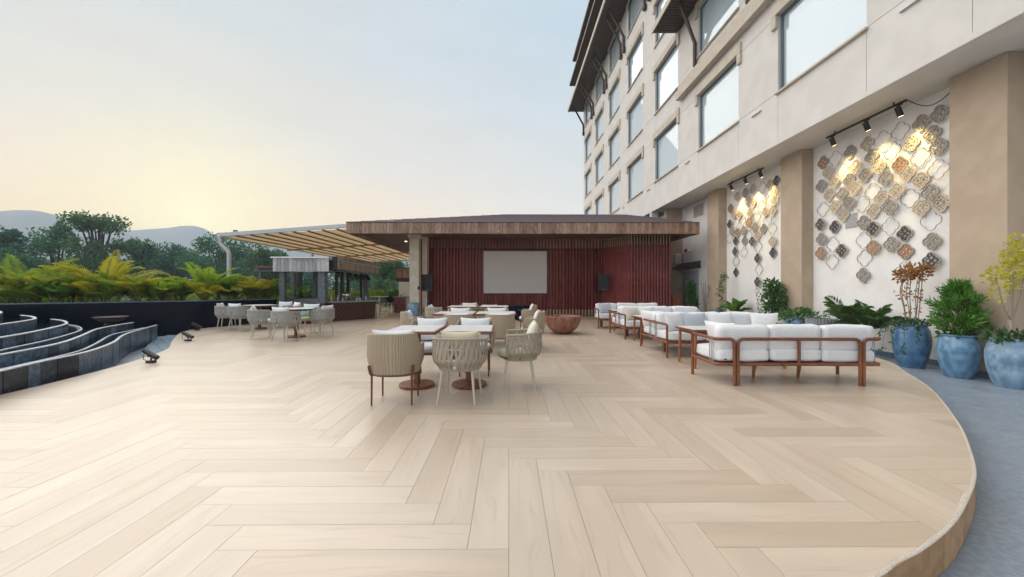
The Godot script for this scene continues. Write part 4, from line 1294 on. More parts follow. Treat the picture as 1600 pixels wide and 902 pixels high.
# ---------- the pergola and the bar ----------
func pergola() -> void:
	var t := thing("pergola", "flat pergola with tan striped fabric canopy and grey pipe posts over the bar", "pergola")
	var df := 15.7; var db := 30.5; var xl := -10.97 * df / 15.0; var xr := -6.3
	var yl := 3.34; var yr := 3.68
	var nb := 9
	for i in nb:
		var x0 := lerpf(xl, xr, float(i) / nb); var x1 := lerpf(xl, xr, float(i + 1) / nb)
		var pts := []
		for k in 9:
			var u := k / 8.0
			var x := lerpf(x0, x1, u)
			var y := lerpf(yl, yr, (x - xl) / (xr - xl)) - 0.03 * sin(u * PI)
			pts.append(Vector3(x, y, -df)); pts.append(Vector3(x, y, -db))
		var b := MB.new()
		b.sheet(pts, 8, 1, Vector3.DOWN)
		part("fabric_panel", b, M.fabric_roof, t)
	for i in nb + 1:
		var x := lerpf(xl, xr, float(i) / nb)
		var y := lerpf(yl, yr, float(i) / nb)
		var b := MB.new()
		b.box(Vector3(x, y - 0.02, -(df + db) * 0.5), Vector3(0.036, 0.07, db - df))
		part("rafter", b, M.board_2 if i > 0 else M.pale_metal, t)
	for d in [df + 4.6, df + 9.4, db]:
		var b := MB.new()
		b.tube([Vector3(xl, yl - 0.11, -d), Vector3(xr, yr - 0.11, -d)], 0.045, 8)
		part("cross_beam", b, M.tan_wood, t)
	var b := MB.new()
	var f0 := Vector3(xl - 0.06, yl + 0.05, -df + 0.03); var f1 := Vector3(-4.6, 3.90, -df + 0.03)
	var dr := (f1 - f0)
	b.cbox((f0 + f1) * 0.5, Vector3(dr.length(), 0.16, 0.10), 0.01, Basis(Vector3.BACK, atan2(dr.y, dr.x)))
	part("front_beam", b, M.pale_metal, t)
	for d in [df, 23.0, db]:
		b = MB.new()
		var o := Vector3(xl, yl, -d)
		b.tube([o + Vector3(-0.06, 0.0, 0), o + Vector3(-0.05, -0.28, 0), o + Vector3(0.26, -0.60, 0), o + Vector3(0.30, -0.72, 0), Vector3(xl + 0.30, -0.5, -d)], 0.10, 4)
		part("post", b, M.pale_metal, t)
	b = MB.new(); b.cbox(Vector3(xl + 0.55, yl + 0.20, -df), Vector3(0.14, 0.09, 0.1), 0.01); part("sensor", b, M.black_metal, t)

func bar() -> void:
	var r2 := RandomNumberGenerator.new(); r2.seed = 41
	var t := thing("bar_kiosk", "open bar kiosk with white and brown boarded roof edge and dark posts", "kiosk")
	var d0 := 14.4
	var xa := P(428, 0, d0).x; var xb := P(515, 0, d0).x
	bx("roof_slab", xa, xb + 0.05, 2.30, 2.36, d0 + 0.04, 20.0, M.grey_metal, t)
	bx("roof_trim", xa - 0.06, xb + 0.02, 2.365, 2.42, d0 - 0.05, d0 + 0.3, M.white_paint, t)
	for i in 14:
		var x := lerpf(xa, xb, (i + 0.5) / 14.0)
		var b := MB.new()
		b.cbox(Vector3(x, 2.115 + r2.randf_range(-0.01, 0.01), -d0 + r2.randf_range(-0.006, 0.006)), Vector3((xb - xa) / 14.0 - 0.008, 0.49, 0.02), 0.003)
		part("white_board", b, M["grey_board_%d" % (r2.randi() % 3)], t)
	# the boarded side toward the pavilion, in two overlapping courses
	for row in 2:
		for i in 24:
			var b := MB.new()
			b.cbox(Vector3(-6.62 + 0.03 * row, 2.40 - 0.26 * row + r2.randf_range(-0.012, 0.012), -15.0 - (i + 0.5) * 0.2), Vector3(0.022, 0.30, 0.19), 0.003)
			part("brown_board", b, [M.tan_wood, M.tan_wood, M.board_3][r2.randi() % 3], t)
	bx("ceiling", -9.4, -6.66, 2.02, 2.08, 14.5, 20.0, M.soffit_wood, t)
	for q in [[444, 14.7, 0.19], [505.5, 14.6, 0.26], [494, 17.0, 0.17], [527, 19.2, 0.13], [535.5, 18.6, 0.15], [545, 19.3, 0.15], [565, 19.6, 0.12], [572.5, 19.2, 0.20], [460, 18.5, 0.2], [470, 18.4, 0.16]]:
		var x := P(q[0], 0, q[1]).x
		var b := MB.new(); b.cbox(Vector3(x, 1.01, -q[1]), Vector3(q[2], 2.02, q[2]), 0.01)
		var po := part("post", b, M.post_grey if q[2] > 0.16 else M.black_metal, t)
		b = MB.new(); b.cbox(Vector3(x, 0.35, -q[1]), Vector3(q[2] + 0.03, 0.7, q[2] + 0.03), 0.008); part("post_cladding", b, M.dark_wood, po)
	bx("beam", -9.3, -6.5, 1.93, 2.015, 14.52, 14.64, M.black_metal, t)
	bx("beam", -6.60, -6.5, 1.90, 1.98, 14.7, 19.8, M.black_metal, t)
	for q in [[530, 427, 15.6], [548, 429, 16.4], [557, 431, 17.2], [567, 432, 18.2], [575, 433, 19.0]]:
		var o := P(q[0], q[1], q[2])
		var b := MB.new()
		b.tube([o + Vector3(0, 0.12, 0), o], 0.015, 6)
		b.tube([o + Vector3(-0.08, 0.02, -0.08), o + Vector3(0.08, -0.08, 0.10)], [0.06, 0.09], 12)
		part("beam_spot", b, M.black_metal, t)
	# the counter: a dark red front behind wavy teak strips
	var a := G(519, 502.0); var c := G(589.5, 497.4)
	var dir := (c - a).normalized(); var nrm := Vector3(-dir.z, 0, dir.x)
	if nrm.z < 0.0: nrm = -nrm
	var ln := a.distance_to(c); var ry := Basis(Vector3.UP, atan2(-dir.z, dir.x))
	var ct := thing("bar_counter", "dark red bar counter with wavy carved front under the kiosk", "bar counter")
	var b := MB.new(); b.box((a + c) * 0.5 - nrm * 0.32 + Vector3(0, 0.35, 0), Vector3(ln, 0.70, 0.6), ry); part("body", b, M.dark_wood, ct)
	b = MB.new(); b.cbox((a + c) * 0.5 - nrm * 0.30 - dir * 0.10 + Vector3(0, 0.725, 0), Vector3(ln + 0.3, 0.05, 0.72), 0.008, ry); part("counter_top", b, M.slate_light, ct)
	for k in 20:
		var lb := MB.new()
		var pts := []
		var x := (k + 0.5) / 20.0 * ln
		for s in 15:
			var y := 0.02 + 0.66 * s / 14.0
			pts.append(a + dir * (x + 0.022 * sin(s * 1.35 + (PI if k % 2 else 0.0))) + nrm * 0.0 + Vector3(0, y, 0))
		lb.tube(pts, 0.013, 5)
		part("carved_strip", lb, M.teak, ct)
	b = MB.new(); b.cbox(a + dir * 0.03 + Vector3(0, 0.35, 0), Vector3(0.07, 0.7, 0.07), 0.008, ry); part("corner_post", b, M.teak, ct)
	# glasses, bottles and a polished bowl on the counter
	for k in 13:
		var q := a.lerp(c, 0.02 + k * 0.07) - nrm * (0.2 + 0.22 * r2.randf())
		q.y = 0.75
		var hh := r2.randf_range(0.12, 0.26)
		var bt := MB.new()
		bt.lathe([Vector2(0, 0), Vector2(0.035, 0), Vector2(0.037, hh * 0.55), Vector2(0.014, hh * 0.72), Vector2(0.013, hh), Vector2(0, hh)], 10)
		var o := inst("bottle", bt.mesh(), [M.bottle, M.bottle_amber, M.pale_metal][r2.randi() % 3], null, Transform3D(Basis.IDENTITY, q))
		tag(o, "small bottle or glass standing on the bar counter", "bottle", "bottles on the bar counter")
	var bo := thing("steel_bowl", "shiny round steel bowl on a stem on the bar counter", "bowl", a.lerp(c, 0.42) - nrm * 0.4 + Vector3(0, 0.75, 0))
	b = MB.new(); b.lathe([Vector2(0, 0), Vector2(0.09, 0), Vector2(0.02, 0.03), Vector2(0.02, 0.12), Vector2(0.0, 0.13)], 16); part("stem", b, M.silver, bo)
	b = MB.new(); b.lathe([Vector2(0, 0.12), Vector2(0.08, 0.13), Vector2(0.14, 0.19), Vector2(0.155, 0.25), Vector2(0.12, 0.31), Vector2(0, 0.33)], 20); part("bowl", b, M.silver, bo)
	var ps := thing("hanging_speaker", "black loudspeaker hung at the corner of the kiosk roof", "loudspeaker", P(520.5, 421, 14.75))
	b = MB.new(); b.cbox(Vector3(0, 0.24, 0), Vector3(0.26, 0.48, 0.26), 0.015); part("cabinet", b, M.black_metal, ps)
	b = MB.new(); b.box(Vector3(0, 0.24, 0.133), Vector3(0.22, 0.42, 0.006)); part("grille", b, M.speaker_grille, ps)
	# side pergola of dark beams left of the kiosk
	var sp := thing("dark_arbour", "dark steel arbour frame beside the kiosk's white boards", "arbour")
	bx("beam", P(403, 0, 17.0).x, P(430, 0, 17.0).x + 1.0, 1.98, 2.12, 16.9, 17.1, M.post_grey, sp)
	bx("post", P(409, 0, 17.0).x - 0.06, P(409, 0, 17.0).x + 0.06, -0.3, 1.98, 16.94, 17.06, M.post_grey, sp)
	# grey planter trough and service cabinet by the posts
	var pt := thing("planter_trough", "long grey planter trough behind the kiosk posts", "planter", P(476, 0, 16.2) * Vector3(1, 0, 1))
	b = MB.new(); b.cbox(Vector3(0, 0.42, 0), Vector3(1.5, 0.84, 0.5), 0.01); part("trough", b, M.grey_metal, pt)
	b = MB.new(); b.box(Vector3(0, 0.845, 0), Vector3(1.42, 0.012, 0.42)); part("soil", b, M.soil, pt)
	var cb := thing("service_cabinet", "low dark cabinet with a red wood front by the kiosk post", "cabinet", P(474, 0, 14.0) * Vector3(1, 0, 1))
	b = MB.new(); b.cbox(Vector3(0, 0.36, 0), Vector3(1.0, 0.62, 0.4), 0.01); part("body", b, M.red_wood, cb)
	b = MB.new(); b.cbox(Vector3(0, 0.70, 0), Vector3(1.06, 0.05, 0.46), 0.008); part("top", b, M.black_metal, cb)
	b = MB.new(); b.box(Vector3(0, 0.025, 0), Vector3(0.92, 0.05, 0.34)); part("foot", b, M.black_metal, cb)

func back_area() -> void:
	var b := MB.new()
	var at := P(593, 0, 19.0); at.y = 0
	var t := thing("high_table", "tall pale table between the bar counter and the blue urn", "table", at)
	b.cbox(Vector3(0, 0.86, 0), Vector3(0.7, 0.04, 0.6), 0.006); part("top", b, M.table_white, t)
	b = MB.new(); b.tube([Vector3(0, 0.02, 0), Vector3(0, 0.84, 0)], 0.04, 10); part("column", b, M.white_paint, t)
	b = MB.new(); b.lathe([Vector2(0, 0), Vector2(0.25, 0), Vector2(0.25, 0.02), Vector2(0, 0.03)], 20); part("base", b, M.white_paint, t)
	var st: Node3D = null
	for q in [[594, 498, "brown wooden bar stool at the end of the bar counter"], [601, 494, "brown wooden bar stool standing by the tall pale table"]]:
		var o := G(q[0], q[1])
		var s := thing("bar_stool", q[2], "stool", o, 0.3, "bar stools by the counter")
		b = MB.new(); b.cbox(Vector3(0, 0.66, 0), Vector3(0.34, 0.05, 0.34), 0.015); part("seat", b, M.dark_wood, s)
		for k in 4:
			var sx := -1.0 if k % 2 == 0 else 1.0; var sz := -1.0 if k < 2 else 1.0
			b = MB.new(); b.tube([Vector3(sx * 0.14, 0.64, sz * 0.14), Vector3(sx * 0.18, 0, sz * 0.18)], 0.016, 6); part("leg", b, M.tan_wood, s)
		b = MB.new()
		for k in 4:
			var a0 := Vector3(0.165, 0.22, 0).rotated(Vector3.UP, k * PI / 2.0)
			b.box(a0, Vector3(0.016, 0.016, 0.32), Basis(Vector3.UP, k * PI / 2.0))
		part("footrest", b, M.tan_wood, s)
	var c2 := thing("service_counter", "dark red service counter with pale top near the blue urn", "counter", P(630, 0, 20.8) * Vector3(1, 0, 1))
	b = MB.new(); b.cbox(Vector3(0, 0.40, 0), Vector3(0.62, 0.78, 1.2), 0.01); part("body", b, M.red_wood_soft, c2)
	b = MB.new(); b.cbox(Vector3(0, 0.81, 0), Vector3(0.7, 0.04, 1.3), 0.006); part("top", b, M.slate_light, c2)
	# two dark chairs by the counter
	for q in [[612, 489], [618, 487]]:
		var ch := thing("side_chair", "slim dark chair by the dark red service counter", "chair", G(q[0], q[1]), 0.8, "slim dark chairs by the service counter")
		b = MB.new(); b.cbox(Vector3(0, 0.45, 0), Vector3(0.42, 0.04, 0.42), 0.01); part("seat", b, M.black_metal, ch)
		b = MB.new(); b.cbox(Vector3(0, 0.68, -0.2), Vector3(0.40, 0.30, 0.03), 0.01); part("backrest", b, M.black_metal, ch)
		for k in 4:
			var sx := -1.0 if k % 2 == 0 else 1.0; var sz := -1.0 if k < 2 else 1.0
			b = MB.new(); b.tube([Vector3(sx * 0.18, 0.55 if sz < 0.0 else 0.44, sz * 0.19), Vector3(sx * 0.20, 0, sz * 0.21)], 0.013, 6); part("leg", b, M.black_metal, ch)
	# small boarded roof and white hut far behind
	var hu := thing("garden_hut", "small white hut with brown boarded roof edge beyond the bar", "hut", P(632, 0, 27.0) * Vector3(1, 0, 1))
	b = MB.new(); b.box(Vector3(0.6, 0.85, -0.9), Vector3(2.0, 1.7, 1.6)); part("wall", b, M.white_paint, hu)
	for i in 9:
		b = MB.new(); b.cbox(Vector3(-0.5 + i * 0.17, 2.30, 0), Vector3(0.16, 0.62, 0.03), 0.003); part("roof_board", b, M["board_%d" % (i % 4)], hu)
	b = MB.new(); b.box(Vector3(0.6, 2.66, -0.9), Vector3(2.6, 0.06, 1.9)); part("roof", b, M.dark_wood, hu)
	b = MB.new(); b.box(Vector3(0.2, 1.86, -0.12), Vector3(1.6, 0.26, 0.1)); part("lintel", b, M.dark_wood, hu)
	# lattice lighting mast beyond the terrace
	var ma := thing("lattice_mast", "thin steel lattice mast rising behind the plants beyond the bar", "mast", Vector3(P(596, 0, 45.0).x, -6.0, -45.0))
	for k in 4:
		var sx := -0.24 if k % 2 == 0 else 0.24; var sz := -0.24 if k < 2 else 0.24
		b = MB.new(); b.box(Vector3(sx, 4.6, sz), Vector3(0.06, 9.2, 0.06)); part("upright", b, M.grey_metal, ma)
	b = MB.new()
	for k in 20:
		var y := 0.2 + k * 0.46
		for s in 4:
			var a0 := Vector3(0.24, y, -0.24).rotated(Vector3.UP, s * PI / 2.0); var a1 := Vector3(0.24, y + 0.44, 0.24).rotated(Vector3.UP, s * PI / 2.0)
			b.tube([a0, a1], 0.02, 4, false)
	part("bracing", b, M.grey_metal, ma)
	b = MB.new(); b.cbox(Vector3(0, 9.3, 0.1), Vector3(0.7, 0.25, 0.2), 0.02); part("lamp_head", b, M.grey_metal, ma)
	# glass balustrade behind the planting
	var gp := [Vector3(-12.2, 0, -11.9), Vector3(-11.0, 0, -13.2), Vector3(-10.2, 0, -14.6), Vector3(-9.9, 0, -16.0)]
	var ba := thing("glass_balustrade", "frameless glass balustrade with thin top rail behind the palms", "balustrade")
	for k in gp.size() - 1:
		var m: Vector3 = (gp[k] + gp[k + 1]) * 0.5; var dd: Vector3 = gp[k + 1] - gp[k]
		var bb := Basis(Vector3.UP, atan2(-dd.z, dd.x))
		b = MB.new(); b.box(m + Vector3(0, 0.98, 0), Vector3(dd.length() - 0.03, 0.8, 0.012), bb); part("pane", b, M.clear_glass, ba)
		b = MB.new(); b.cbox(m + Vector3(0, 1.40, 0), Vector3(dd.length(), 0.035, 0.04), 0.005, bb); part("top_rail", b, M.grey_metal, ba)
		b = MB.new(); b.box(gp[k] + Vector3(0, 0.99, 0), Vector3(0.04, 0.82, 0.04), bb); part("post", b, M.black_metal, ba)

# ---------- furniture ----------
func u_path(phi: float, hw: float, hd: float) -> Vector3:     # plan of a tub chair's shell, phi = 0 at the back
	var s := sin(phi); var c := cos(phi)
	return Vector3(signf(s) * pow(absf(s), 0.82) * hw, 0, -signf(c) * pow(absf(c), 0.82) * hd)

func make_cord_chair(label: String, cord: Material, seat: Material, leg: Material) -> Node3D:
	var t := thing("cord_armchair", label, "armchair")
	var N := 46
	var top := func(phi: float) -> float:
		var a := absf(rad_to_deg(phi))
		return 0.635 + 0.125 * (1.0 - smoothstep(58.0, 74.0, a)) - 0.05 * smoothstep(104.0, 118.0, a)
	var low := func(phi: float) -> float:
		return 0.325 + 0.05 * smoothstep(95.0, 118.0, absf(rad_to_deg(phi)))
	for side in 2:
		pass
	var b := MB.new()
	for off in [0.0, -0.014]:
		var pts := []
		for i in N * 4 + 1:
			var phi := deg_to_rad(lerpf(-118.0, 118.0, i / (N * 4.0)))
			var cord_r := 0.010 * absf(sin(PI * (i % 4) / 4.0 + 0.0001))
			for j in 6:
				var v := j / 5.0
				var f := lerpf(0.86, 1.0, smoothstep(0.0, 0.55, v))
				var p := u_path(phi, 0.292 * f, 0.285 * f)
				var o := p.normalized()
				p += o * (off + (cord_r if off == 0.0 else -cord_r))
				p.y = lerpf(low.call(phi), top.call(phi), v)
				pts.append(p)
		b.sheet(pts, N * 4, 5, Vector3.ZERO)
	part("cord_shell", b, cord, t)
	b = MB.new()
	var rim := []
	for i in 61:
		var phi := deg_to_rad(lerpf(-118.0, 118.0, i / 60.0))
		var p := u_path(phi, 0.288, 0.281); p.y = top.call(phi); rim.append(p)
	var e0: Vector3 = rim[0]; var e1: Vector3 = rim[-1]
	rim.push_front(Vector3(e0.x * 0.93, 0.38, e0.z)); rim.append(Vector3(e1.x * 0.93, 0.38, e1.z))
	b.tube(rim, 0.013, 8)
	part("rim", b, cord, t)
	b = MB.new()
	var lr := []
	for i in 41:
		var phi := deg_to_rad(lerpf(-180.0, 180.0, i / 40.0))
		var p := u_path(phi, 0.255, 0.25); p.y = 0.325; lr.append(p)
	b.tube(lr, 0.012, 8)
	b.box(Vector3(0, 0.335, 0), Vector3(0.36, 0.02, 0.36))
	part("seat_frame", b, leg, t)
	b = MB.new(); b.lathe([Vector2(0, 0.345), Vector2(0.92, 0.345), Vector2(0.98, 0.365), Vector2(1.0, 0.395), Vector2(0.98, 0.43), Vector2(0.9, 0.452), Vector2(0.6, 0.462), Vector2(0, 0.465)], 28, Vector3.ZERO, 0.232, 0.228); part("seat_cushion", b, seat, t)
	for q in [[-1.0, -1.0], [1.0, -1.0], [-1.0, 1.0], [1.0, 1.0]]:
		b = MB.new()
		if q[1] < 0.0:
			b.tube([Vector3(q[0] * 0.235, 0.43, -0.215), Vector3(q[0] * 0.225, 0.35, -0.20), Vector3(q[0] * 0.212, 0.31, -0.185), Vector3(q[0] * 0.213, 0, -0.19)], [0.016, 0.016, 0.012, 0.010], 8)
		else:
			b.tube([Vector3(q[0] * 0.20, 0.335, 0.17), Vector3(q[0] * 0.205, 0, 0.185)], [0.012, 0.010], 8)
		part("leg", b, leg, t)
	return t

func make_tub_chair(label: String, cord: Material, seat: Material, leg: Material) -> Node3D:
	var t := thing("woven_armchair", label, "armchair")
	var shape := func(phi: float, v: float) -> Vector3:
		var f := lerpf(0.78, 1.0, smoothstep(0.0, 0.34, v))
		var p := u_path(phi, 0.295 * f, 0.285 * f)
		var a := absf(rad_to_deg(phi))
		p.y = lerpf(0.365, 0.715 - 0.03 * smoothstep(30.0, 110.0, a), v)
		return p
	var b := MB.new()
	var n := 40
	var dphi := deg_to_rad(236.0) / n
	for k in n:
		var sgn := 1.0 if k % 2 else -1.0
		var g := []
		for s in 19:
			var v := s / 18.0
			var phi := deg_to_rad(-118.0) + (k + 0.5) * dphi + sgn * dphi * 0.19 * cos(v * PI * 3.0 + 0.3)
			var c: Vector3 = shape.call(phi, v)
			var l: Vector3 = shape.call(phi - 0.02, v); var r: Vector3 = shape.call(phi + 0.02, v)
			var tan := (r - l).normalized(); var o := Vector3(c.x, 0, c.z).normalized()
			c += o * 0.005 * sgn * sin(v * PI * 3.0)
			g.append(c - tan * 0.0165); g.append(c - tan * 0.011 + o * 0.0045); g.append(c + tan * 0.011 + o * 0.0045); g.append(c + tan * 0.0165)
			g.append(c + tan * 0.011 - o * 0.0045); g.append(c - tan * 0.011 - o * 0.0045); g.append(c - tan * 0.0165)
		b.sheet(g, 18, 6, Vector3.ZERO)
	part("woven_straps", b, cord, t, true)
	for v in [0.0, 0.34, 0.67, 0.99]:
		var r := []
		for i in 49:
			var q: Vector3 = shape.call(deg_to_rad(lerpf(-118.0, 118.0, i / 48.0)), v)
			if v < 0.9: q = Vector3(q.x * 0.975, q.y, q.z * 0.975)
			r.append(q)
		b = MB.new(); b.tube(r, 0.009 if v < 0.9 else 0.014, 8); part("rail", b, leg if v < 0.9 and v > 0.1 else cord, t)
	for s in [-1.0, 1.0]:
		var r := []
		for i in 13: r.append(shape.call(deg_to_rad(118.0 * s), i / 12.0))
		b = MB.new(); b.tube(r, 0.014, 8); part("arm_end", b, cord, t)
	b = MB.new()
	b.lathe([Vector2(0, 0.352), Vector2(0.20, 0.352), Vector2(0.215, 0.365), Vector2(0.20, 0.378), Vector2(0, 0.378)], 28)
	part("seat_frame", b, leg, t)
	b = MB.new(); b.lathe([Vector2(0, 0.38), Vector2(0.92, 0.38), Vector2(0.98, 0.395), Vector2(1.0, 0.42), Vector2(0.98, 0.45), Vector2(0.9, 0.472), Vector2(0.6, 0.48), Vector2(0, 0.483)], 28, Vector3(0, 0, 0.035), 0.215, 0.235); part("seat_cushion", b, seat, t)
	for q in [[-1.0, -1.0], [1.0, -1.0], [-1.0, 1.0], [1.0, 1.0]]:
		b = MB.new(); b.tube([Vector3(q[0] * 0.165, 0.37, q[1] * 0.15), Vector3(q[0] * 0.205, 0, q[1] * 0.20)], [0.017, 0.011], 8); part("leg", b, leg, t)
	b = MB.new(); b.lathe([Vector2(0, -0.003), Vector2(0.02, -0.003), Vector2(0.02, 0.003), Vector2(0, 0.003)], 12)
	var bm := inst("badge", b.mesh(), leg, t, Transform3D(Basis(Vector3.RIGHT, PI * 0.5), (shape.call(0.0, 0.12) as Vector3) + Vector3(0, 0, -0.02)))
	return t

func throw_pillow(label: String, at: Vector3, turn: float, w: float, h: float, m: Material, group: String, lean := 0.28, sd := 0.0) -> void:
	var b := MB.new()
	b.pillow(Vector3.ZERO, w, h, 0.15, Basis.IDENTITY, sd)
	var o := inst("cushion", b.mesh(), m, null, Transform3D(Basis(Vector3.UP, turn) * Basis(Vector3.RIGHT, -lean), at))
	tag(o, label, "cushion", group)

func make_table(label: String, w: float, dp: float, kind: String, h := 0.74) -> Node3D:
	var t := thing("dining_table" if kind != "low" else "coffee_table", label, "table")
	var b := MB.new()
	if kind == "round":
		b.lathe([Vector2(0, h - 0.035), Vector2(w * 0.5 - 0.03, h - 0.035), Vector2(w * 0.5, h - 0.02), Vector2(w * 0.5, h - 0.004), Vector2(0, h - 0.004)], 40); part("edge", b, M.teak, t)
		b = MB.new(); b.lathe([Vector2(0, h - 0.003), Vector2(w * 0.5 - 0.035, h - 0.003), Vector2(w * 0.5 - 0.04, h), Vector2(0, h)], 40); part("top", b, M.table_white, t)
	else:
		b.cbox(Vector3(0, h - 0.02, 0), Vector3(w, 0.036, dp), 0.006); part("edge", b, M.teak, t)
		b = MB.new(); b.cbox(Vector3(0, h, 0), Vector3(w - 0.05, 0.008, dp - 0.05), 0.002); part("top", b, M.table_white, t)
	if kind == "pedestal" or kind == "round":
		b = MB.new(); b.tube([Vector3(0, 0.04, 0), Vector3(0, 0.16, 0), Vector3(0, 0.165, 0), Vector3(0, 0.24, 0), Vector3(0, 0.245, 0), Vector3(0, h - 0.04, 0)], [0.045, 0.045, 0.06, 0.06, 0.05, 0.05], 14); part("column", b, M.teak, t)
		b = MB.new(); b.lathe([Vector2(0, 0.0), Vector2(0.215, 0.0), Vector2(0.225, 0.008), Vector2(0.225, 0.032), Vector2(0.215, 0.04), Vector2(0, 0.042)], 32); part("base", b, M.teak, t)
		b = MB.new(); b.cbox(Vector3(0, h - 0.055, 0), Vector3(minf(w, dp) * 0.6, 0.03, 0.08), 0.005); b.cbox(Vector3(0, h - 0.056, 0), Vector3(0.08, 0.028, minf(w, dp) * 0.6), 0.005); part("bearer", b, M.teak, t)
	else:
		for q in [[-1.0, -1.0], [1.0, -1.0], [-1.0, 1.0], [1.0, 1.0]]:
			b = MB.new(); b.tube([Vector3(q[0] * (w * 0.5 - 0.06), h - 0.04, q[1] * (dp * 0.5 - 0.06)), Vector3(q[0] * (w * 0.5 - 0.05), 0, q[1] * (dp * 0.5 - 0.05))], [0.026, 0.018], 8); part("leg", b, M.cream_metal if kind == "legs" else M.orange_wood, t)
		b = MB.new()
		for s in [-1.0, 1.0]:
			b.box(Vector3(0, h - 0.06, s * (dp * 0.5 - 0.06)), Vector3(w - 0.12, 0.05, 0.02))
			b.box(Vector3(s * (w * 0.5 - 0.06), h - 0.06, 0), Vector3(0.02, 0.049, dp - 0.14))
		part("apron", b, M.cream_metal if kind == "legs" else M.teak, t)
	return t

func make_sofa(label: String) -> Node3D:
	var t := thing("lounge_sofa", label, "sofa")
	var r := 0.021
	var zb := -0.345; var zf := 0.345; var w := 1.05
	var yt := 0.60; var yl := 0.275
	var arc := func(c: Vector3, u: Vector3, v: Vector3, rad: float) -> Array:
		var out := []
		for k in 7:
			var a := PI * 0.5 * k / 6.0
			out.append(c + u * rad * cos(a) + v * rad * sin(a))
		return out
	# the middle back frame: two legs and a rounded top rail
	var b := MB.new()
	var pts: Array = [Vector3(-0.778, 0, zb)] + arc.call(Vector3(-0.778 + 0.07, yt - 0.07, zb), Vector3.LEFT, Vector3.UP, 0.07) + (arc.call(Vector3(0.778 - 0.07, yt - 0.07, zb), Vector3.UP, Vector3.RIGHT, 0.07)) + [Vector3(0.778, 0, zb)]
	b.tube(pts, r, 10)
	b.tube([Vector3(0, yl, zb), Vector3(0, yt, zb)], r * 0.95, 10)
	b.tube([Vector3(-0.778, yl, zb), Vector3(0.778, yl, zb)], r * 0.9, 10)
	part("back_frame", b, M.teak, t)
	for s in [-1.0, 1.0]:
		b = MB.new()
		var lf: Array = [Vector3(s * 0.822, 0, zb)] + arc.call(Vector3(s * (0.822 + 0.06), yt - 0.06, zb), Vector3(-s, 0, 0), Vector3.UP, 0.06) + [Vector3(s * (w - 0.05), yt, zb), Vector3(s * w, yt, zb + 0.03), Vector3(s * w, yt, zf - 0.03), Vector3(s * w, yt - 0.02, zf), Vector3(s * w, 0, zf)]
		b.tube(lf, r, 10)
		b.tube([Vector3(s * 0.822, yl, zb), Vector3(s * (w - 0.04), yl, zb), Vector3(s * w, yl, zb + 0.04), Vector3(s * w, yl, zf)], r * 0.9, 10)
		part("arm_frame", b, M.teak, t)
		for k in 3:
			b = MB.new(); b.tube([Vector3(s * (w - 0.002), yl + 0.01, zb + 0.10 + k * 0.045), Vector3(s * (w - 0.002), yt - 0.01, zb + 0.10 + k * 0.045)], 0.006, 6); part("arm_strap", b, M.grey_metal, t)
	b = MB.new()
	b.box(Vector3(0, yl, zf), Vector3(2.0 * w, 0.045, 0.03))
	b.box(Vector3(0, yl + 0.005, 0), Vector3(2.0 * w - 0.06, 0.02, zf - zb - 0.04))
	part("seat_base", b, M.teak, t)
	for x in [-0.32, 0.30]:
		b = MB.new(); b.tube([Vector3(x, yl, 0.08), Vector3(x + 0.02, 0, 0.10)], [0.03, 0.018], 8); part("support_leg", b, M.orange_wood, t)
	for k in 3:
		var x := (k - 1) * 0.672
		b = MB.new(); b.cushion(Vector3(x, 0.375, 0.015), Vector3(0.668, 0.165, 0.66), 0.045, Vector3(0.0, 0.012, 0.008), Basis.IDENTITY, 9, 0.006, k * 1.3); part("seat_cushion", b, M.white_cloth, t)
		b = MB.new(); b.cushion(Vector3(x, 0.602, zb + 0.115), Vector3(0.666, 0.33, 0.155), 0.05, Vector3(0.0, 0.008, 0.016), Basis(Vector3.RIGHT, -0.10), 9, 0.006, k * 2.1 + 0.7); part("back_cushion", b, M.white_cloth, t)
	b = MB.new(); b.box(Vector3(0.94, 0.34, zb - 0.004), Vector3(0.035, 0.016, 0.004)); part("care_tag", b, M.black_metal, t)
	return t

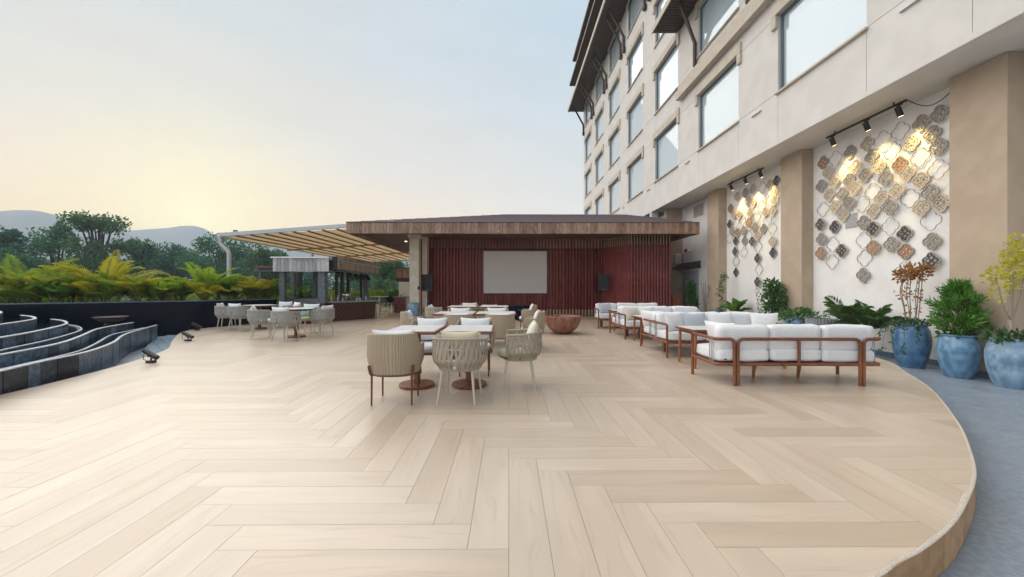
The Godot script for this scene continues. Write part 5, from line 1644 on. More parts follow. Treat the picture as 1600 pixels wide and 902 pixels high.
func furniture() -> void:
	# the near dining group
	var cord := make_cord_chair("tall tan cord armchair with brown legs backing onto the open deck", M.rope_tan, M.white_cloth, M.brown_metal)
	cord.position = Vector3(-1.26, 0, -4.38); cord.rotation.y = PI + 0.04
	var tub := make_tub_chair("woven grey strap armchair with cream legs and a speckled cushion", M.rope, M.white_cloth, M.cream_metal)
	tub.position = Vector3(-0.545, 0, -4.40); tub.rotation.y = PI - 0.05
	var tubg := make_tub_chair("woven grey strap armchair with green seat turned sideways, near the copper bowl", M.rope, M.green_cloth, M.cream_metal)
	tubg.position = Vector3(0.13, 0, -5.0); tubg.rotation.y = -PI / 2 + 0.05
	copy(cord, "cord_armchair", Vector3(-1.17, 0, -5.72), 0.03, "tan cord armchair facing the near pedestal tables over a white cushion", "cord armchairs beyond the pedestal tables")
	copy(cord, "cord_armchair", Vector3(-0.50, 0, -5.74), -0.02, "tan cord armchair facing the near pedestal tables over a white cushion", "cord armchairs beyond the pedestal tables")
	throw_pillow("white cushion leaning in the tall tan armchair on the open deck", Vector3(-1.25, 0.64, -4.26), PI, 0.46, 0.34, M.white_cloth, "", 0.18)
	throw_pillow("cream speckled cushion in the woven armchair with cream legs", Vector3(-0.54, 0.63, -4.32), PI, 0.43, 0.32, M.print_cloth, "", 0.15, 1.0)
	throw_pillow("white cushion lying flat behind the speckled cushion", Vector3(-0.53, 0.60, -4.47), PI, 0.42, 0.32, M.white_cloth, "", 0.3, 2.0)
	throw_pillow("cream cushion in the woven armchair with the green seat", Vector3(0.30, 0.65, -5.0), -PI / 2, 0.40, 0.38, M.cream_cloth, "", 0.22, 3.0)
	throw_pillow("white cushion in a cord armchair beyond the near pedestal tables", Vector3(-1.15, 0.64, -5.84), 0, 0.46, 0.36, M.white_cloth, "white cushions beyond the pedestal tables", 0.2, 4.0)
	throw_pillow("white cushion in a cord armchair beyond the near pedestal tables", Vector3(-0.50, 0.64, -5.86), 0, 0.46, 0.36, M.white_cloth, "white cushions beyond the pedestal tables", 0.2, 5.0)
	var tb := make_table("white topped square table with round teak foot behind the tall tan armchair", 0.64, 0.80, "pedestal")
	tb.position = Vector3(-1.18, 0, -5.02)
	copy(tb, "dining_table", Vector3(-0.51, 0, -5.04), 0.02, "white topped square table with round teak foot behind the woven grey armchair")
	# the second group
	var lt := make_table("long white topped table with cream legs in the middle dining group", 0.84, 0.85, "legs")
	lt.position = Vector3(-1.12, 0, -8.3); lt.set_meta("group", "tables of the middle dining group")
	copy(lt, "dining_table", Vector3(-0.27, 0, -8.3), 0.0)
	for q in [[-0.17, -7.42, PI, "tan cord armchair backing onto the near group, at the middle table"], [-0.95, -7.42, PI, "tan cord armchair backing onto the near group, at the middle table"], [-1.95, -8.15, PI / 2 + 0.1, "tan cord armchair at the middle table's end by the bar"], [0.47, -8.15, -PI / 2 - 0.1, "tan cord armchair at the middle table's end by the copper bowl"], [-1.14, -9.05, 0.0, "tan cord armchair on the slatted wall side of the middle table"], [-0.28, -9.05, 0.0, "tan cord armchair on the slatted wall side of the middle table"]]:
		var c := copy(cord, "cord_armchair", Vector3(q[0], 0, q[1]), q[2], q[3], "cord armchairs round the middle table")
		var fw := Vector3(sin(q[2]), 0, cos(q[2]))
		throw_pillow("white cushion in the" + q[3].substr(q[3].find(" cord")), Vector3(q[0], 0.63, q[1]) - fw * 0.12, q[2], 0.46, 0.35, M.white_cloth, "white cushions round the middle table", 0.2, q[0] * 5.0)
	# the third group, against the slatted wall
	var l3 := copy(lt, "dining_table", Vector3(-1.32, 0, -11.3), 0.0, "white topped table with cream legs next to the slatted wall", "tables next to the slatted wall")
	copy(lt, "dining_table", Vector3(-0.42, 0, -11.3), 0.0, "white topped table with cream legs next to the slatted wall", "tables next to the slatted wall")
	copy(tub, "woven_armchair", Vector3(-2.12, 0, -11.3), PI / 2, "woven grey armchair at the table end nearest the slatted wall and the blue urn")
	var olive := make_tub_chair("woven armchair with olive green seat at the table next to the slatted wall", M.olive_cloth, M.olive_cloth, M.cream_metal)
	olive.position = Vector3(-0.95, 0, -10.5); olive.rotation.y = PI; olive.set_meta("group", "olive armchairs")
	copy(olive, "woven_armchair", Vector3(-0.62, 0, -12.15), 0.0)
	copy(cord, "cord_armchair", Vector3(-1.25, 0, -12.15), 0.0, "tan cord armchair between the far table and the red slats")
	copy(cord, "cord_armchair", Vector3(0.52, 0, -11.2), -PI / 2, "tan cord armchair at the far table's end toward the sofas")
	throw_pillow("cream cushion in the armchair between the far table and the red slats", Vector3(-1.23, 0.64, -12.27), 0, 0.46, 0.34, M.cream_cloth, "", 0.2, 1.5)
	throw_pillow("cream cushion in the olive armchair against the red slats", Vector3(-0.6, 0.60, -12.27), 0, 0.46, 0.30, M.cream_cloth, "", 0.2, 2.5)
	throw_pillow("pale olive cushion in the armchair at the far table's end", Vector3(0.66, 0.64, -11.2), -PI / 2, 0.44, 0.36, M.cream_cloth, "", 0.2, 3.5)
	throw_pillow("white cushion in the woven armchair near the blue urn", Vector3(-2.24, 0.63, -11.3), PI / 2, 0.40, 0.32, M.white_cloth, "", 0.2, 4.5)
	# dark box on the floor by the slats
	var sw := thing("floor_case", "dark navy case standing on the floor before the slatted wall", "case", Vector3(0.45, 0, -15.6))
	var b := MB.new(); b.cbox(Vector3(0, 0.3, 0), Vector3(1.0, 0.56, 0.6), 0.02); part("case", b, M.granite, sw)
	b = MB.new()
	for x in [-0.35, 0.35]: b.box(Vector3(x, 0.011, 0), Vector3(0.1, 0.022, 0.5))
	part("foot", b, M.black_metal, sw)
	b = MB.new(); b.cbox(Vector3(0, 0.4, 0.31), Vector3(0.2, 0.05, 0.03), 0.01); part("handle", b, M.black_metal, sw)
	# the group by the fountain
	var rt := make_table("round white topped table with teak foot in the group by the bar", 0.95, 0.95, "round")
	rt.position = Vector3(-5.48, 0, -10.1)
	copy(rt, "dining_table", Vector3(-7.75, 0, -12.2), 0.0, "round white topped table with teak foot against the granite wall")
	var gt := make_tub_chair("woven pale grey armchair by the round table, its back to the deck", M.rope_grey, M.white_cloth, M.cream_metal)
	gt.position = Vector3(-5.36, 0, -9.42); gt.rotation.y = PI - 0.15
	var gl := "woven pale grey armchair between the two round tables"
	copy(gt, "woven_armchair", Vector3(-6.28, 0, -9.95), PI * 0.66, gl)
	var gg := make_tub_chair("woven pale grey armchair with green seat turned sideways, before the carved bar front", M.rope_grey, M.green_cloth, M.cream_metal)
	gg.position = Vector3(-4.92, 0, -10.3); gg.rotation.y = -PI / 2 - 0.2
	var teal := copy(gg, "woven_armchair", Vector3(-5.62, 0, -11.05), 0.15, "woven armchair with green seat and teal cushion facing over the round table")
	copy(gt, "woven_armchair", Vector3(-8.05, 0, -11.75), PI - 0.2, "woven pale grey armchair at the round table by the granite wall", "armchairs by the granite wall")
	copy(gt, "woven_armchair", Vector3(-8.62, 0, -12.0), PI * 0.6, "woven pale grey armchair at the round table by the granite wall", "armchairs by the granite wall")
	copy(gt, "woven_armchair", Vector3(-7.45, 0, -12.95), 0.1, "woven pale grey armchair facing out from behind the far round table", "armchairs behind the far round table")
	copy(gt, "woven_armchair", Vector3(-6.95, 0, -12.55), -0.7, "woven pale grey armchair facing out from behind the far round table", "armchairs behind the far round table")
	for q in [[-5.36, -9.42, PI - 0.15, "white cushion in the armchair with its back to the deck by the bar"], [-6.28, -9.95, PI * 0.66, "white cushion in the armchair between the two round tables"], [-4.92, -10.3, -PI / 2 - 0.2, "white cushion in the sideways armchair before the carved bar front"], [-8.05, -11.75, PI - 0.2, "white cushion in an armchair by the granite wall"], [-8.62, -12.0, PI * 0.6, "white cushion in an armchair by the granite wall"], [-7.45, -12.95, 0.1, "white cushion in an armchair behind the far round table"], [-6.95, -12.55, -0.7, "white cushion in an armchair behind the far round table"], [-5.62, -11.05, 0.15, "white cushion above the teal one facing over the round table"]]:
		var fw := Vector3(sin(q[2]), 0, cos(q[2]))
		throw_pillow(q[3], Vector3(q[0], 0.65, q[1]) - fw * 0.15, q[2], 0.44, 0.34, M.white_cloth, "white cushions by the round tables", 0.2, q[0] * 3.0)
	throw_pillow("teal cushion in the green seated armchair facing over the round table", Vector3(-5.60, 0.60, -10.95), 0.15, 0.42, 0.30, M.teal_cloth, "", 0.45, 1.0)
	# sofas, back to back in rows
	var so := make_sofa("white cushioned teak sofa backing onto the open deck, with double rear legs")
	so.position = Vector3(3.73, 0, -5.32); so.rotation.y = PI - 0.02
	copy(so, "lounge_sofa", Vector3(3.90, 0, -7.35), 0.0, "white cushioned teak sofa facing the one that backs onto the open deck")
	copy(so, "lounge_sofa", Vector3(3.91, 0, -8.08), PI, "white cushioned teak sofa back to back with the second sofa", "")
	copy(so, "lounge_sofa", Vector3(3.90, 0, -9.88), 0.0, "white cushioned teak sofa facing the second back to back pair", "")
	copy(so, "lounge_sofa", Vector3(3.90, 0, -10.61), PI, "white cushioned teak sofa facing the last sofa by the red slats", "")
	copy(so, "lounge_sofa", Vector3(3.84, 0, -12.45), 0.0, "white cushioned teak sofa standing alone before the splayed red boards", "")
	var ct := make_table("white topped teak coffee table in front of the sofa with double rear legs", 1.5, 0.66, "low", 0.61)
	ct.position = Vector3(3.60, 0, -6.33)
	copy(ct, "coffee_table", Vector3(3.68, 0, -8.98), 0.0, "white topped teak coffee table between the two back to back sofa pairs")
	copy(ct, "coffee_table", Vector3(3.75, 0, -11.53), 0.0, "white topped teak coffee table before the last sofa by the red slats")
	for q in [[2.93, -5.35, PI * 0.62, "white cushion in the corner of the sofa backing onto the open deck", "white_cloth"], [3.08, -7.22, 0.5, "pale printed cushion against the arm of the second sofa", "white_cloth"], [3.48, -7.30, 0.05, "grey cushion beside the printed one on the second sofa", "grey_cloth"], [3.98, -7.32, -0.05, "white cushion in the middle of the second sofa", "white_cloth"], [4.80, -7.28, -0.3, "white cushion at the wall end of the second sofa", "white_cloth"], [3.10, -9.74, 0.4, "pale cushion against the arm of the fourth sofa", "cream_cloth"], [3.42, -9.80, 0.0, "white cushion on the fourth sofa beside the pale one", "white_cloth"], [3.05, -12.32, 0.4, "grey cushion on the last sofa by the red boards", "grey_cloth"], [2.98, -8.12, PI * 0.7, "white cushion in the corner of the third sofa", "white_cloth"]]:
		throw_pillow(q[3], Vector3(q[0], 0.625, q[1]), q[2], 0.48, 0.36, M[q[4]], "", 0.3, q[0] * 7.0)
	# nobody leaves cushions quite straight
	var rj := RandomNumberGenerator.new(); rj.seed = 63
	for o in get_children():
		if String(o.name).begins_with("lounge_sofa"):
			for c in o.get_children():
				if String(c.name).contains("_cushion"):
					var m: Vector3 = (c as MeshInstance3D).mesh.get_aabb().get_center()
					var q := Basis.from_euler(Vector3(rj.randf_range(-0.03, 0.03), rj.randf_range(-0.025, 0.025), rj.randf_range(-0.02, 0.02)))
					c.transform = Transform3D(q, m - q * m + Vector3(rj.randf_range(-0.004, 0.004), rj.randf_range(0.0, 0.008), rj.randf_range(-0.004, 0.012)))
		elif String(o.name).contains("armchair"):
			o.rotation.y += rj.randf_range(-0.07, 0.07)
	# fire bowl
	var fb := thing("fire_bowl", "round copper brown bowl standing on the deck before the sofas", "bowl", Vector3(1.50, 0, -10.85))
	b = MB.new()
	var prof := [Vector2(0, 0.0), Vector2(0.13, 0.0), Vector2(0.145, 0.012)]
	for k in 12:
		var a := deg_to_rad(-64.0 + 62.0 * k / 11.0)
		prof.append(Vector2(0.50 * cos(a), 0.47 + 0.50 * sin(a)))
	prof += [Vector2(0.50, 0.49), Vector2(0.49, 0.495), Vector2(0.47, 0.49), Vector2(0.42, 0.33), Vector2(0.25, 0.15), Vector2(0, 0.1)]
	b.lathe(prof, 48); part("bowl", b, M.copper_bowl, fb)
	b = MB.new(); b.lathe([Vector2(0, 0.37), Vector2(0.45, 0.37)], 32); part("gravel", b, M.soil, fb)
	floor_spot(G(240, 566), PI - 0.15, 0.45, "small black spotlight nearest the fountain's front wall on the deck edge")
	floor_spot(G(297, 532.5), PI - 0.15, 0.4, "small black spotlight by the pale stone channel")
	floor_spot(G(311, 516), PI + 0.5, 0.55, "small black spotlight at the foot of the granite wall")

# ---------- plants ----------
func rnd_dir(r: RandomNumberGenerator) -> Vector3:
	var z := r.randf_range(-1.0, 1.0); var a := r.randf() * TAU
	var s := sqrt(1.0 - z * z)
	return Vector3(cos(a) * s, z, sin(a) * s)

func clump(mb: MB, c: Vector3, rad: Vector3, n: int, ln: float, wd: float, r: RandomNumberGenerator, out := 0.55, shell := 0.5) -> void:
	for i in n:
		var d := rnd_dir(r)
		var rr := pow(r.randf(), shell)
		var p := c + Vector3(d.x * rad.x, d.y * rad.y, d.z * rad.z) * rr
		var dir := (d * out + rnd_dir(r) * (1.0 - out) + Vector3(0, 0.1, 0)).normalized()
		var side := dir.cross(rnd_dir(r)).normalized()
		var k := r.randf_range(0.7, 1.3)
		mb.leaf(p, dir, side, ln * k, wd * k)

func frond(lf: MB, st: MB, base: Vector3, az: float, ln: float, el: float, droop: float, n: int, ll: float, r: RandomNumberGenerator, twist := 0.0, wd := 0.022) -> void:
	var h := Vector3(cos(az), 0, sin(az))
	var pts := []; var rad := []
	var p := base; var e := el
	var K := 12
	for k in K + 1:
		pts.append(p); rad.append(lerpf(0.012, 0.002, float(k) / K))
		p += (h * cos(e) + Vector3.UP * sin(e)) * ln / K
		e -= droop / K * (0.4 + 1.2 * k / K)
	st.tube(pts, rad, 5, false)
	for i in n:
		var u := 0.22 + 0.78 * (i + 0.5) / n
		var f := u * K
		var k0 := mini(int(f), K - 1)
		var c: Vector3 = pts[k0].lerp(pts[k0 + 1], f - k0)
		var t: Vector3 = (pts[k0 + 1] - pts[k0]).normalized()
		var sd := t.cross(Vector3.UP).normalized().rotated(t, twist)
		var up := sd.cross(t).normalized()
		var L := ll * sin(clampf(u * 1.05 - 0.12, 0.05, 1.0) * PI * 0.92 + 0.22) * r.randf_range(0.85, 1.1)
		for s in [-1.0, 1.0]:
			var dir: Vector3 = (sd * s * 0.80 + t * (0.55 + 0.3 * u) + up * (0.28 - 0.25 * r.randf())).normalized()
			var tip: Vector3 = c + dir * L + Vector3(0, -0.16 * L * L / maxf(ll, 0.01), 0)
			var mid: Vector3 = c + dir * L * 0.45 + up * 0.02
			var ws := dir.cross(up).normalized() * wd
			lf.tri(c, mid + ws, tip, up, up, up); lf.tri(c, tip, mid - ws, up, up, up)

func palm(label: String, group: String, at: Vector3, height: float, n: int, ln: float, leafm: Material, sd: int, stemh := 0.5, ll := 0.34, called := "areca_palm") -> Node3D:
	var r := RandomNumberGenerator.new(); r.seed = sd
	var t := thing(called, label, "palm", at, 0.0, group)
	var st := MB.new(); var lf := MB.new(); var rb := MB.new()
	for c in 3:
		var o := Vector3(r.randf_range(-0.14, 0.14), 0, r.randf_range(-0.14, 0.14))
		var hh := stemh * r.randf_range(0.7, 1.15)
		st.tube([o, o * 1.6 + Vector3(0, hh, 0)], [0.032, 0.02], 7)
		for k in n / 3:
			var az := TAU * (k + r.randf() * 0.7) / (n / 3.0) + c
			var el := deg_to_rad(r.randf_range(48, 84))
			frond(lf, rb, o * 1.6 + Vector3(0, hh, 0), az, ln * r.randf_range(0.75, 1.1) * height, el, deg_to_rad(r.randf_range(50, 105)), 28, ll, r, r.randf_range(-0.5, 0.5), 0.0095)
	part("stem", st, M.stem_green, t)
	part("leaf_stalk", rb, M.stem_green, t)
	part("fronds", lf, leafm, t)
	return t

func planting() -> void:
	var r := RandomNumberGenerator.new(); r.seed = 7
	# areca palms in the bed behind the granite wall: pixel column, top row, leaf tone, depth
	var spec := [[-55, 415, "leaf_lime", 11.6], [8, 418, "leaf_fresh", 11.4], [40, 402, "leaf_lime", 11.8], [78, 425, "leaf_yellow", 11.6], [112, 420, "leaf_lime", 12.0], [142, 398, "leaf_yellow", 12.6], [168, 378, "leaf_yellow", 12.2], [205, 412, "leaf_lime", 12.4], [232, 428, "leaf_fresh", 12.6], [262, 430, "leaf_yellow", 13.0], [293, 426, "leaf_lime", 13.2], [330, 405, "leaf_lime", 13.6], [352, 420, "leaf_lime", 14.0], [385, 424, "leaf_yellow", 14.6], [412, 436, "leaf_lime", 15.2], [428, 438, "leaf_lime", 15.6], [-20, 428, "leaf_yellow", 11.2], [24, 430, "leaf_yellow", 11.3], [58, 432, "leaf_lime", 11.3], [95, 434, "leaf_fresh", 11.4], [128, 425, "leaf_lime", 11.7], [155, 430, "leaf_yellow", 11.8], [188, 428, "leaf_lime", 12.0], [220, 422, "leaf_yellow", 12.2], [247, 434, "leaf_lime", 12.3], [278, 436, "leaf_lime", 12.7], [312, 432, "leaf_yellow", 13.1], [368, 434, "leaf_fresh", 14.1], [400, 432, "leaf_yellow", 14.7]]
	var i := 0
	for s in spec:
		var p := P(s[0], s[1], s[3])
		var base := 0.6
		var hgt := p.y - base
		var lab: String = {"leaf_lime": "lime green areca palm in the bed behind the granite wall", "leaf_fresh": "deep green areca palm in the bed behind the granite wall", "leaf_yellow": "yellow leaved areca palm in the bed behind the granite wall"}[s[2]]
		palm(lab, "areca palms, " + s[2].substr(5) + ", behind the granite wall", Vector3(p.x, base, p.z), maxf(hgt, 0.75) * r.randf_range(0.78, 0.98), 15, 1.0, M[s[2]], 100 + i, 0.22 * hgt, 0.30)
		i += 1
	# low leafy cover between them
	var lc := MB.new()
	for k in 230:
		var u := r.randf()
		var px := lerpf(-90.0, 440.0, u)
		var d := lerpf(11.0, 15.4, u) + r.randf_range(-0.3, 1.0)
		var c := P(px, 451, d); c.y = 0.74 + r.randf() * 0.26
		clump(lc, c, Vector3(0.26, 0.22, 0.26), 46, 0.13, 0.06, r)
	var o := part("ground_cover", lc, M.leaf_lime, null, true)
	tag(o, "low green leafy cover filling the bed behind the granite wall", "ground cover")
	# palms and shrubs beyond the bar
	var j := 0
	for s in [[452, 446, 19.0, "leaf_lime"], [468, 438, 20.5, "leaf_fresh"], [482, 444, 18.6, "leaf_fresh"], [520, 446, 23.0, "leaf_lime"], [538, 440, 25.0, "leaf_fresh"], [553, 446, 24.0, "leaf_lime"], [588, 446, 27.0, "leaf_lime"], [612, 443, 28.0, "leaf_fresh"], [629, 447, 29.0, "leaf_fresh"]]:
		var p := P(s[0], s[1], s[2])
		palm(("lime green" if s[3] == "leaf_lime" else "deep green") + " palm growing beyond the bar kiosk", "palms beyond the kiosk, " + s[3].substr(5), Vector3(p.x, 0.0, p.z), 1.05, 15, 1.0, M[s[3]], 300 + j, 0.45, 0.34)
		j += 1
	var hc := MB.new()
	for k in 60:
		var px := lerpf(440.0, 650.0, r.randf())
		var c := P(px, 451, r.randf_range(27.0, 31.0)); c.y = r.randf_range(0.2, 0.9)
		clump(hc, c, Vector3(0.5, 0.42, 0.5), 60, 0.2, 0.09, r)
	var hg := part("hedge", hc, M.leaf_green, null, true)
	tag(hg, "leafy green hedge closing the terrace beyond the bar", "hedge")

func pot_profile(R: float, H: float, wide := true) -> Array:
	var out := []
	for q in [[0.0, 0.0], [0.60, 0.0], [0.64, 0.02], [0.78, 0.14], [0.93, 0.36], [1.0, 0.58], [0.985, 0.72], [0.90, 0.86], [0.78, 0.935], [0.755, 0.95], [0.80, 0.965], [0.83, 0.985], [0.80, 1.0], [0.74, 0.995], [0.70, 0.95], [0.72, 0.9], [0.0, 0.88]]:
		out.append(Vector2(q[0] * R, q[1] * H))
	return out

func pot(t: Node3D, R: float, H: float, m: Material, ribs := 0) -> void:
	var b := MB.new()
	if ribs > 0:
		b.lathe([Vector2(0, 0), Vector2(R * 0.8, 0), Vector2(R, H), Vector2(R * 0.92, H), Vector2(R * 0.9, H * 0.9), Vector2(0, H * 0.9)], 36)
		part("pot", b, m, t)
		for k in ribs:
			var a := TAU * k / ribs
			var rb := MB.new()
			rb.tube([Vector3(cos(a) * R * 0.82, 0.01, sin(a) * R * 0.82), Vector3(cos(a) * R * 1.01, H, sin(a) * R * 1.01)], 0.014, 5)
			part("rib", rb, m, t)
	else:
		b.lathe(pot_profile(R, H), 40)
		part("pot", b, m, t)
	b = MB.new(); b.lathe([Vector2(0, H * 0.9), Vector2(R * 0.70, H * 0.895)], 20); part("soil", b, M.soil, t)

func vine(mb: MB, st: MB, pts: Array, n: int, sz: float, r: RandomNumberGenerator, spread := 0.05) -> void:
	var c := smooth(pts, 6)
	st.tube(c, 0.004, 4, false)
	for i in n:
		var f := r.randf() * (c.size() - 1.001)
		var p: Vector3 = c[int(f)].lerp(c[int(f) + 1], f - int(f)) + rnd_dir(r) * spread * r.randf()
		var d := (rnd_dir(r) + Vector3(0, -0.3, 0)).normalized()
		mb.leaf(p, d, d.cross(rnd_dir(r)).normalized(), sz * r.randf_range(0.7, 1.3), sz * 0.62)

func potted() -> void:
	var r := RandomNumberGenerator.new(); r.seed = 91
	var lf: MB; var st: MB; var b: MB
	# blue pot with bare brown-leaved shrub and trailing creeper
	var p := G(1432, 577, GROUND)
	var t := thing("potted_shrub", "blue glazed pot with thin stems and dry brown leaves above a creeper", "potted plant", Vector3(7.45, GROUND, -7.16))
	pot(t, 0.268, 0.80, M.blue_glaze_0)
	st = MB.new(); lf = MB.new()
	for k in 7:
		var a := TAU * k / 7.0
		var pts := [Vector3(cos(a) * 0.07, 0.72, sin(a) * 0.07), Vector3(cos(a) * 0.10, 1.05, sin(a) * 0.10), Vector3(cos(a) * 0.15 - 0.02, 1.4, sin(a) * 0.13), Vector3(cos(a) * 0.13 + 0.03, 1.62 + 0.2 * r.randf(), sin(a) * 0.13)]
		st.tube(smooth(pts, 5), 0.008, 5)
		clump(lf, pts[3] + Vector3(0, 0.02, 0), Vector3(0.13, 0.11, 0.13), 60, 0.075, 0.045, r)
		clump(lf, pts[2] + Vector3(0, -0.05, 0), Vector3(0.1, 0.12, 0.1), 9, 0.06, 0.035, r)
		clump(lf, pts[1], Vector3(0.1, 0.12, 0.1), 5, 0.05, 0.03, r)
	part("stems", st, M.stem_pale, t); part("brown_leaves", lf, M.leaf_brown, t)
	lf = MB.new(); st = MB.new()
	clump(lf, Vector3(0, 0.80, 0), Vector3(0.27, 0.07, 0.27), 200, 0.07, 0.045, r)
	for k in 7:
		var a: float = [2.6, 3.0, 3.4, 2.2, 0.3, 5.6, 3.8][k]
		var L: float = [0.60, 0.35, 0.5, 0.3, 0.45, 0.55, 0.3][k]
		var d := Vector3(cos(a), 0, sin(a))
		vine(lf, st, [d * 0.2 + Vector3(0, 0.78, 0), d * 0.34 + Vector3(0, 0.80, 0), d * 0.42 + Vector3(0, 0.80 - L * 0.5, 0), d * 0.44 + Vector3(0, 0.80 - L, 0)], 30, 0.06, r)
	part("creeper", lf, M.leaf_dark, t); part("creeper_stems", st, M.stem, t)
	# blue pot with dense feathery bush
	t = thing("potted_shrub", "blue glazed pot with a dense feathery green bush beside the tan pillar", "potted plant", Vector3(7.36, GROUND, -6.33))
	pot(t, 0.25, 0.70, M.blue_glaze_1)
	lf = MB.new(); st = MB.new()
	for k in 46:
		var a := k * 2.399963
		var u := (k + 0.5) / 46.0
		var rad := 0.14 * sin(clampf(0.25 + u * 0.8, 0, 1) * PI) + 0.06
		var q := Vector3(cos(a) * rad * 0.35, 0.66 + u * 0.80, sin(a) * rad * 0.35)
		var d := Vector3(cos(a), 0.55 + u * 0.9, sin(a)).normalized()
		var e := q + d * rad * r.randf_range(0.6, 2.0)
		st.tube([q, e], 0.005, 4, false)
		for m in 60:
			var c := q.lerp(e, 0.25 + 0.8 * r.randf()) + rnd_dir(r) * 0.05
			var dd := (d + rnd_dir(r) * 0.75).normalized()
			lf.leaf(c, dd, dd.cross(rnd_dir(r)).normalized(), 0.105, 0.024)
	st.tube([Vector3(0, 0.6, 0), Vector3(0, 1.3, 0)], 0.02, 6)
	part("stems", st, M.stem, t); part("foliage", lf, M.leaf_fresh, t)
	lf = MB.new(); clump(lf, Vector3(0, 0.70, 0), Vector3(0.22, 0.06, 0.22), 130, 0.08, 0.04, r); part("low_leaves", lf, M.leaf_dark, t)
	# blue pot with pale-stemmed yellow-leaved tree
	t = thing("potted_tree", "blue glazed pot with a pale stemmed tree of yellow leaves", "potted plant", Vector3(7.40, GROUND, -5.68))
	pot(t, 0.265, 0.72, M.blue_glaze_2)
	st = MB.new(); lf = MB.new()
	st.tube(smooth([Vector3(-0.02, 0.64, 0.02), Vector3(-0.01, 0.95, 0.0), Vector3(0.02, 1.15, 0)], 4), 0.026, 7)
	for q in [[-0.10, 1.75, 0.05], [0.10, 2.0, -0.05], [-0.04, 2.05, 0.06], [0.22, 1.8, 0.0], [-0.36, 1.62, 0.10]]:
		var tip := Vector3(q[0], q[1], q[2])
		st.tube(smooth([Vector3(0.0, 0.98, 0), tip * Vector3(0.5, 0.72, 0.5), tip], 5), [0.016, 0.015, 0.014, 0.013, 0.012, 0.011, 0.010, 0.009, 0.008, 0.007, 0.005], 6)
		clump(lf, tip, Vector3(0.13, 0.17, 0.13), 70, 0.07, 0.04, r)
		clump(lf, tip * Vector3(0.75, 0.86, 0.75), Vector3(0.12, 0.14, 0.12), 34, 0.065, 0.036, r)
	part("stems", st, M.stem_pale, t); part("yellow_leaves", lf, M.leaf_yellow, t)
	lf = MB.new(); st = MB.new(); clump(lf, Vector3(0, 0.73, 0), Vector3(0.29, 0.09, 0.29), 230, 0.08, 0.05, r)
	vine(lf, st, [Vector3(-0.2, 0.73, 0.1), Vector3(-0.36, 0.74, 0.14), Vector3(-0.45, 0.70, 0.16)], 24, 0.07, r)
	vine(lf, st, [Vector3(-0.1, 0.73, 0.25), Vector3(-0.15, 0.66, 0.36), Vector3(-0.16, 0.50, 0.37)], 16, 0.06, r)
	part("low_leaves", lf, M.leaf_dark, t)
	# palm in a dark pot behind the first sofa
	t = palm("arching green palm in a dark blue pot behind the sofa on the open deck", "", Vector3(7.35, GROUND, -8.20), 0.75, 24, 1.0, M.leaf_green, 77, 0.55, 0.26, "potted_palm")
	pot(t, 0.27, 0.62, M.blue_glaze_0)
	t = thing("potted_shrub", "ribbed grey pot with a thin plant beside the arching palm", "potted plant", Vector3(7.45, GROUND, -9.25))
	pot(t, 0.30, 0.74, M.slate_light, 30)
	lf = MB.new(); clump(lf, Vector3(0, 0.76, 0), Vector3(0.26, 0.07, 0.26), 60, 0.1, 0.03, r); part("leaves", lf, M.leaf_green, t)
	t = thing("potted_shrub", "small blue pot with a low spreading bush at the foot of the pillar", "potted plant", Vector3(7.35, GROUND, -9.9))
	pot(t, 0.27, 0.72, M.blue_glaze_1)
	lf = MB.new(); clump(lf, Vector3(0, 0.74, 0), Vector3(0.42, 0.2, 0.42), 420, 0.10, 0.05, r); part("foliage", lf, M.leaf_green, t)
	t = thing("potted_shrub", "white pot with an upright dense green bush against the far ornament panel", "potted plant", Vector3(7.42, GROUND, -10.85))
	pot(t, 0.30, 0.70, M.white_paint)
	lf = MB.new(); st = MB.new()
	for k in 16:
		var u := (k + 0.5) / 16.0
		clump(lf, Vector3(0.10 * sin(k * 2.4), 0.70 + u * 0.92, 0.10 * cos(k * 2.4)), Vector3(0.21, 0.12, 0.21) * (1.0 - 0.3 * absf(u - 0.4)), 80, 0.10, 0.05, r)
	st.tube([Vector3(0, 0.6, 0), Vector3(0, 1.5, 0)], 0.02, 6)
	part("foliage", lf, M.leaf_green, t); part("stem", st, M.stem, t)
	t = thing("potted_shrub", "grey pot with tall bare twining stems under the dark hanging ornaments", "potted plant", Vector3(7.50, GROUND, -11.6))
	pot(t, 0.22, 0.66, M.slate_light)
	lf = MB.new(); st = MB.new()
	for k in 5:
		var pts := []
		for s in 8:
			var a := k * 1.256 + s * 0.9
			pts.append(Vector3(cos(a) * (0.03 + 0.012 * s), 0.6 + s * 0.14, sin(a) * (0.03 + 0.012 * s)))
		vine(lf, st, pts, 18, 0.05, r, 0.03)
	part("stems", st, M.stem, t); part("leaves", lf, M.leaf_dark, t)
	t = thing("potted_shrub", "blue pot with a climbing vine against the pillar nearest the pavilion", "potted plant", Vector3(7.40, GROUND, -13.75))
	pot(t, 0.27, 0.68, M.blue_glaze_0)
	lf = MB.new(); st = MB.new()
	vine(lf, st, [Vector3(0.05, 0.6, 0), Vector3(0.12, 1.05, 0.05), Vector3(0.06, 1.4, 0.02), Vector3(0.16, 1.75, 0.04), Vector3(0.2, 1.95, 0.02)], 190, 0.09, r, 0.14)
	clump(lf, Vector3(0, 0.68, 0), Vector3(0.25, 0.08, 0.25), 60, 0.07, 0.04, r)
	part("vine", lf, M.leaf_green, t); part("stems", st, M.stem, t)
	palm("small arching palm in the row behind the sofas, beside the climbing vine", "", Vector3(7.45, GROUND, -12.9), 0.62, 18, 1.0, M.leaf_fresh, 78, 0.6, 0.2, "potted_palm")
	t = thing("potted_shrub", "white pot with a leaning green bush in front of the grey door", "potted plant", Vector3(7.45, GROUND + 0.0, -15.6))
